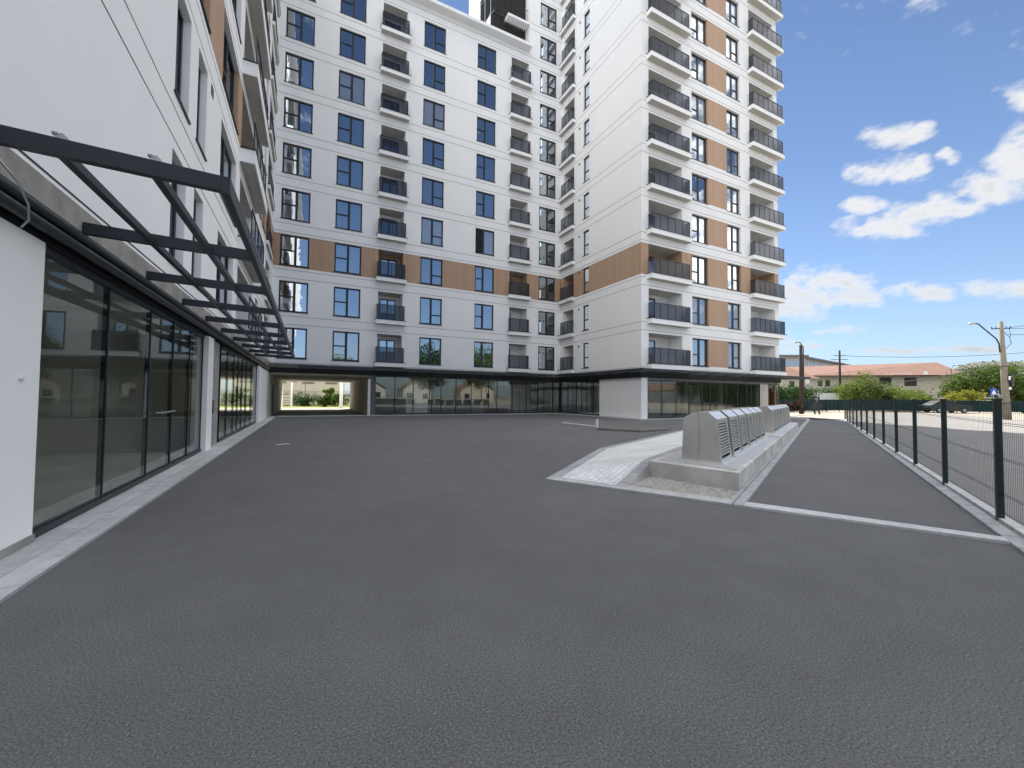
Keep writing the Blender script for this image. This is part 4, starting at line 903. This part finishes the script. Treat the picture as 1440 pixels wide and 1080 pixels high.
# car and van
def car(name, label, loc, rz, prof, roofprof, wid, mat, ln, wb):
    t = thing(name, label, 'car' if name != 'delivery_van' else 'van', loc, rz)
    def ext(pr, w0, w1, nm, mt, inset=0):
        b = MB(); n = len(pr)
        for y in (-w0, w0):
            b.v += [(p[0], y * (w1 / w0 if p[1] > 1.15 else 1), p[1]) for p in pr]
        b.f.append(tuple(range(n))); b.m.append(0); b.f.append(tuple(reversed(range(n, 2 * n)))); b.m.append(0)
        for k in range(n): j = (k + 1) % n; b.f.append((k, j, n + j, n + k)); b.m.append(0)
        o = b.build(nm, mt, t); md = o.modifiers.new('bevel', 'BEVEL'); md.width = .05; md.segments = 2; return o
    ext(prof, wid / 2, wid / 2 * .84, 'body', mat); ext(roofprof, wid / 2 * .93, wid / 2 * .80, 'window_band', 'steel_dark')
    for x in wb:
        for y in (-1, 1):
            b = MB(); b.tube([(x, y * (wid / 2 - .18), .31), (x, y * (wid / 2 + .01), .31)], .31, 18); wl = b.build('wheel', 'rubber', t)
            b = MB(); b.tube([(x, y * (wid / 2 + .0), .31), (x, y * (wid / 2 + .025), .31)], .19, 12); b.build('rim', 'galvanised', wl)
    for y in (-.6, .6): b = MB(); b.box((-.02, y - .18, .62), (.03, y + .18, .76)); b.build('headlight', 'white_paint', t)
    return t
cp = [(0, .35), (.0, .75), (.2, .88), (1.15, .98), (1.2, 1.0), (3.7, 1.02), (4.3, .95), (4.4, .6), (4.35, .32), (3.9, .28), (.5, .28)]
gp = [(1.15, .97), (1.95, 1.42), (2.4, 1.47), (3.2, 1.43), (4.0, 1.0)]
car('parked_car', 'dark saloon car parked in front of the screened fence', (72.4, 19.3, 0), rotz((-.84, .54)), cp, gp, 1.75, 'car_paint', 4.4, (.85, 3.5))
car('parked_car', 'dark car parked behind the utility pole near the right edge', (84, 14.2, 0), rotz((-.84, .54)), cp, gp, 1.75, 'car_paint', 4.4, (.85, 3.5))
vp = [(0, .4), (0, 1.0), (.5, 1.25), (1.1, 2.1), (1.5, 2.35), (5.4, 2.35), (5.5, .4), (5.0, .3), (.5, .3)]
vg = [(.62, 1.3), (1.13, 2.0), (1.9, 2.0), (1.9, 1.3)]
car('delivery_van', 'white van parked between two dark hedges beyond the street', (67.0, 34.9, 0), rotz((.9, -.44)), vp, vg, 1.9, 'van_paint', 5.5, (.95, 4.4))
t = thing('bag_on_box', 'red street box with a white bag on top by the right edge', 'box', (66.4, 11.2, 0), .3)
b = MB(); b.box((-.45, -.3, 0), (.45, .3, .95)); b.build('red_box', 'red_plastic', t)
b = MB(); b.ball((0, 0, 1.25), (.5, .35, .34), 14, 9); o = b.build('white_bag', 'white_paint', t, True)
# person
def person():
    t = thing('person', 'dark clothed person standing bent forward near the end of the path', 'person', (47.8, 22.84, 0), R(-27))
    V = {'pel': (0, 0, .88), 'spine': (.04, 0, 1.08), 'chest': (.12, 0, 1.26), 'neck': (.18, 0, 1.43), 'head': (.20, 0, 1.50), 'crown': (.215, 0, 1.64),
         'shl': (.12, .18, 1.35), 'ell': (.22, .24, 1.10), 'wrl': (.42, .16, 1.02), 'hdl': (.50, .13, 1.02), 'shr': (.12, -.18, 1.35), 'elr': (.20, -.25, 1.09), 'wrr': (.38, -.17, .98), 'hdr': (.46, -.15, .97),
         'hil': (0, .1, .86), 'knl': (-.04, .12, .48), 'anl': (-.14, .13, .08), 'ftl': (.04, .14, .04), 'hir': (0, -.1, .86), 'knr': (.10, -.12, .48), 'anr': (.10, -.13, .08), 'ftr': (.28, -.14, .04)}
    Rr = {'pel': .14, 'spine': .13, 'chest': .15, 'neck': .055, 'head': .085, 'crown': .07, 'shl': .07, 'ell': .05, 'wrl': .032, 'hdl': .035, 'shr': .07, 'elr': .05, 'wrr': .032, 'hdr': .035,
          'hil': .09, 'knl': .065, 'anl': .042, 'ftl': .04, 'hir': .09, 'knr': .065, 'anr': .042, 'ftr': .04}
    E_ = [('pel', 'spine'), ('spine', 'chest'), ('chest', 'neck'), ('neck', 'head'), ('head', 'crown'), ('chest', 'shl'), ('shl', 'ell'), ('ell', 'wrl'), ('wrl', 'hdl'), ('chest', 'shr'), ('shr', 'elr'), ('elr', 'wrr'), ('wrr', 'hdr'),
          ('pel', 'hil'), ('hil', 'knl'), ('knl', 'anl'), ('anl', 'ftl'), ('pel', 'hir'), ('hir', 'knr'), ('knr', 'anr'), ('anr', 'ftr')]
    ks = list(V); me = bpy.data.meshes.new('body'); me.from_pydata([V[k] for k in ks], [(ks.index(a), ks.index(b)) for a, b in E_], [])
    o = bpy.data.objects.new('body', me); COL.objects.link(o); o.parent = t; me.materials.append(MATS['navy_cloth'])
    md = o.modifiers.new('skin', 'SKIN'); sv = me.skin_vertices[0].data
    for i, k in enumerate(ks): sv[i].radius = (Rr[k], Rr[k])
    sv[0].use_root = True; o.modifiers.new('sub', 'SUBSURF').levels = 1; o.modifiers['sub'].render_levels = 1
    b = MB(); b.ball((.19, 0, 1.60), (.115, .10, .10), 12, 8); b.build('hair', 'hair', t, True)
    b = MB(); b.ball((.27, 0, 1.54), (.045, .06, .07), 10, 7); b.ball((.315, 0, 1.54), (.015, .012, .02), 6, 5); b.build('face', 'skin', t, True)
person()
t = thing('dark_cabinet', 'dark grey street cabinet next to the person', 'cabinet', (46.6, 22.0, 0), R(-27))
b = MB(); b.box((-.55, -.2, .45), (.05, .2, 1.15)); b.build('housing', 'steel_dark', t); b = MB(); b.box((-.5, -.04, 0), (-.42, .04, .45)); b.box((-.08, -.04, 0), (0, .04, .45)); b.build('leg', 'steel_dark', t)

# ============ beyond the camera (mirrored by the shop windows)
for i, (x, y, h_, l) in enumerate(((78, -8, 5, 'tree at the far east side of the parking, mirrored in the corner shop window'), (90, -24, 6, 'second tree at the east side of the parking, farther south'), (104, -44, 7, 'large tree at the south east corner of the parking'), (70, -46, 6, 'tree south of the parking mirrored in the corner shop window'))):
    plant('tree', l, 'tree', (x, y, 0), [((0, 0, h_), (4, 4, 3)), ((3, 2, h_ - 2), (3.6, 3.6, 2.6)), ((-3, -2, h_ - 2), (3.6, 3.6, 2.6)), ((0, 0, h_ - 3.4), (5, 5, 2.2))], 5000, .34, 'leaf_mid', seedv=70 + i)
t = thing('long_shed', 'long low grey shed east of the parking mirrored in the corner shop window', 'shed', (96, -12, 0), rotz((6, -30)))
b = MB(); b.box((0, 0, 0), (60, 9, 4.2)); b.build('wall', 'apartment_grey', t)
b = MB(); b.quad([(-1, -.8, 4.0), (61, -.8, 4.0), (61, 4.5, 6.4), (-1, 4.5, 6.4)]); b.quad([(-1, 9.8, 4.0), (-1, 4.5, 6.4), (61, 4.5, 6.4), (61, 9.8, 4.0)]); b.build('roof', 'red_tiles', t)
for q in range(9): b = MB(); b.box((3 + q * 6.2, -.08, 1.2), (6 + q * 6.2, -.001, 2.9)); b.build('window', 'window_pane', t)
for i, (x, y, h_, l) in enumerate(((8, -34, 7, 'round tree behind the yard mirrored in the shop windows'), (26, -30, 10, 'tall tree behind the yard mirrored in upper windows'), (39, -31, 10, 'broad tree behind the yard near the mirrored houses'), (52, -26, 8, 'spreading tree behind the yard on the parking side'))):
    plant('tree', l, 'tree', (x, y, 0), [((0, 0, h_), (3.4, 3.4, 2.8)), ((2.2, 1, h_ - 2.4), (3, 3, 2.4)), ((-2.2, -.6, h_ - 2), (3, 3, 2.4)), ((0, 0, h_ - 4.5), (3.6, 3.6, 2.2))], 5000, .3, 'leaf_dark' if i % 2 else 'leaf_mid', seedv=50 + i)
for i, (x, y, wd, l) in enumerate(((11, -52, 9, 'white gabled house behind the yard'), (24, -50, 8, 'second white gabled house behind the yard, nearer the parking'), (40, -48, 10, 'cream gabled house behind the yard at the end of the row'))):
    t = thing('gabled_house', l, 'house', (x, y, 0)); b = MB(); b.box((0, 0, 0), (wd, -8, 3.4)); b.quad([(0, 0, 3.4), (wd, 0, 3.4), (wd / 2, 0, 6)]); b.build('wall', 'apartment_grey' if i < 2 else 'cream_wall', t)
    b = MB(); b.quad([(-.4, .4, 3.2), (wd / 2, .4, 6.1), (wd / 2, -8.4, 6.1), (-.4, -8.4, 3.2)]); b.quad([(wd + .4, .4, 3.2), (wd + .4, -8.4, 3.2), (wd / 2, -8.4, 6.1), (wd / 2, .4, 6.1)]); b.build('roof', 'red_tiles', t)
    for q in (1.2, wd - 2.6): b = MB(); b.box((q, .001, 1.0), (q + 1.4, .06, 2.3)); b.build('window', 'window_pane', t)
bpy.context.view_layer.update()
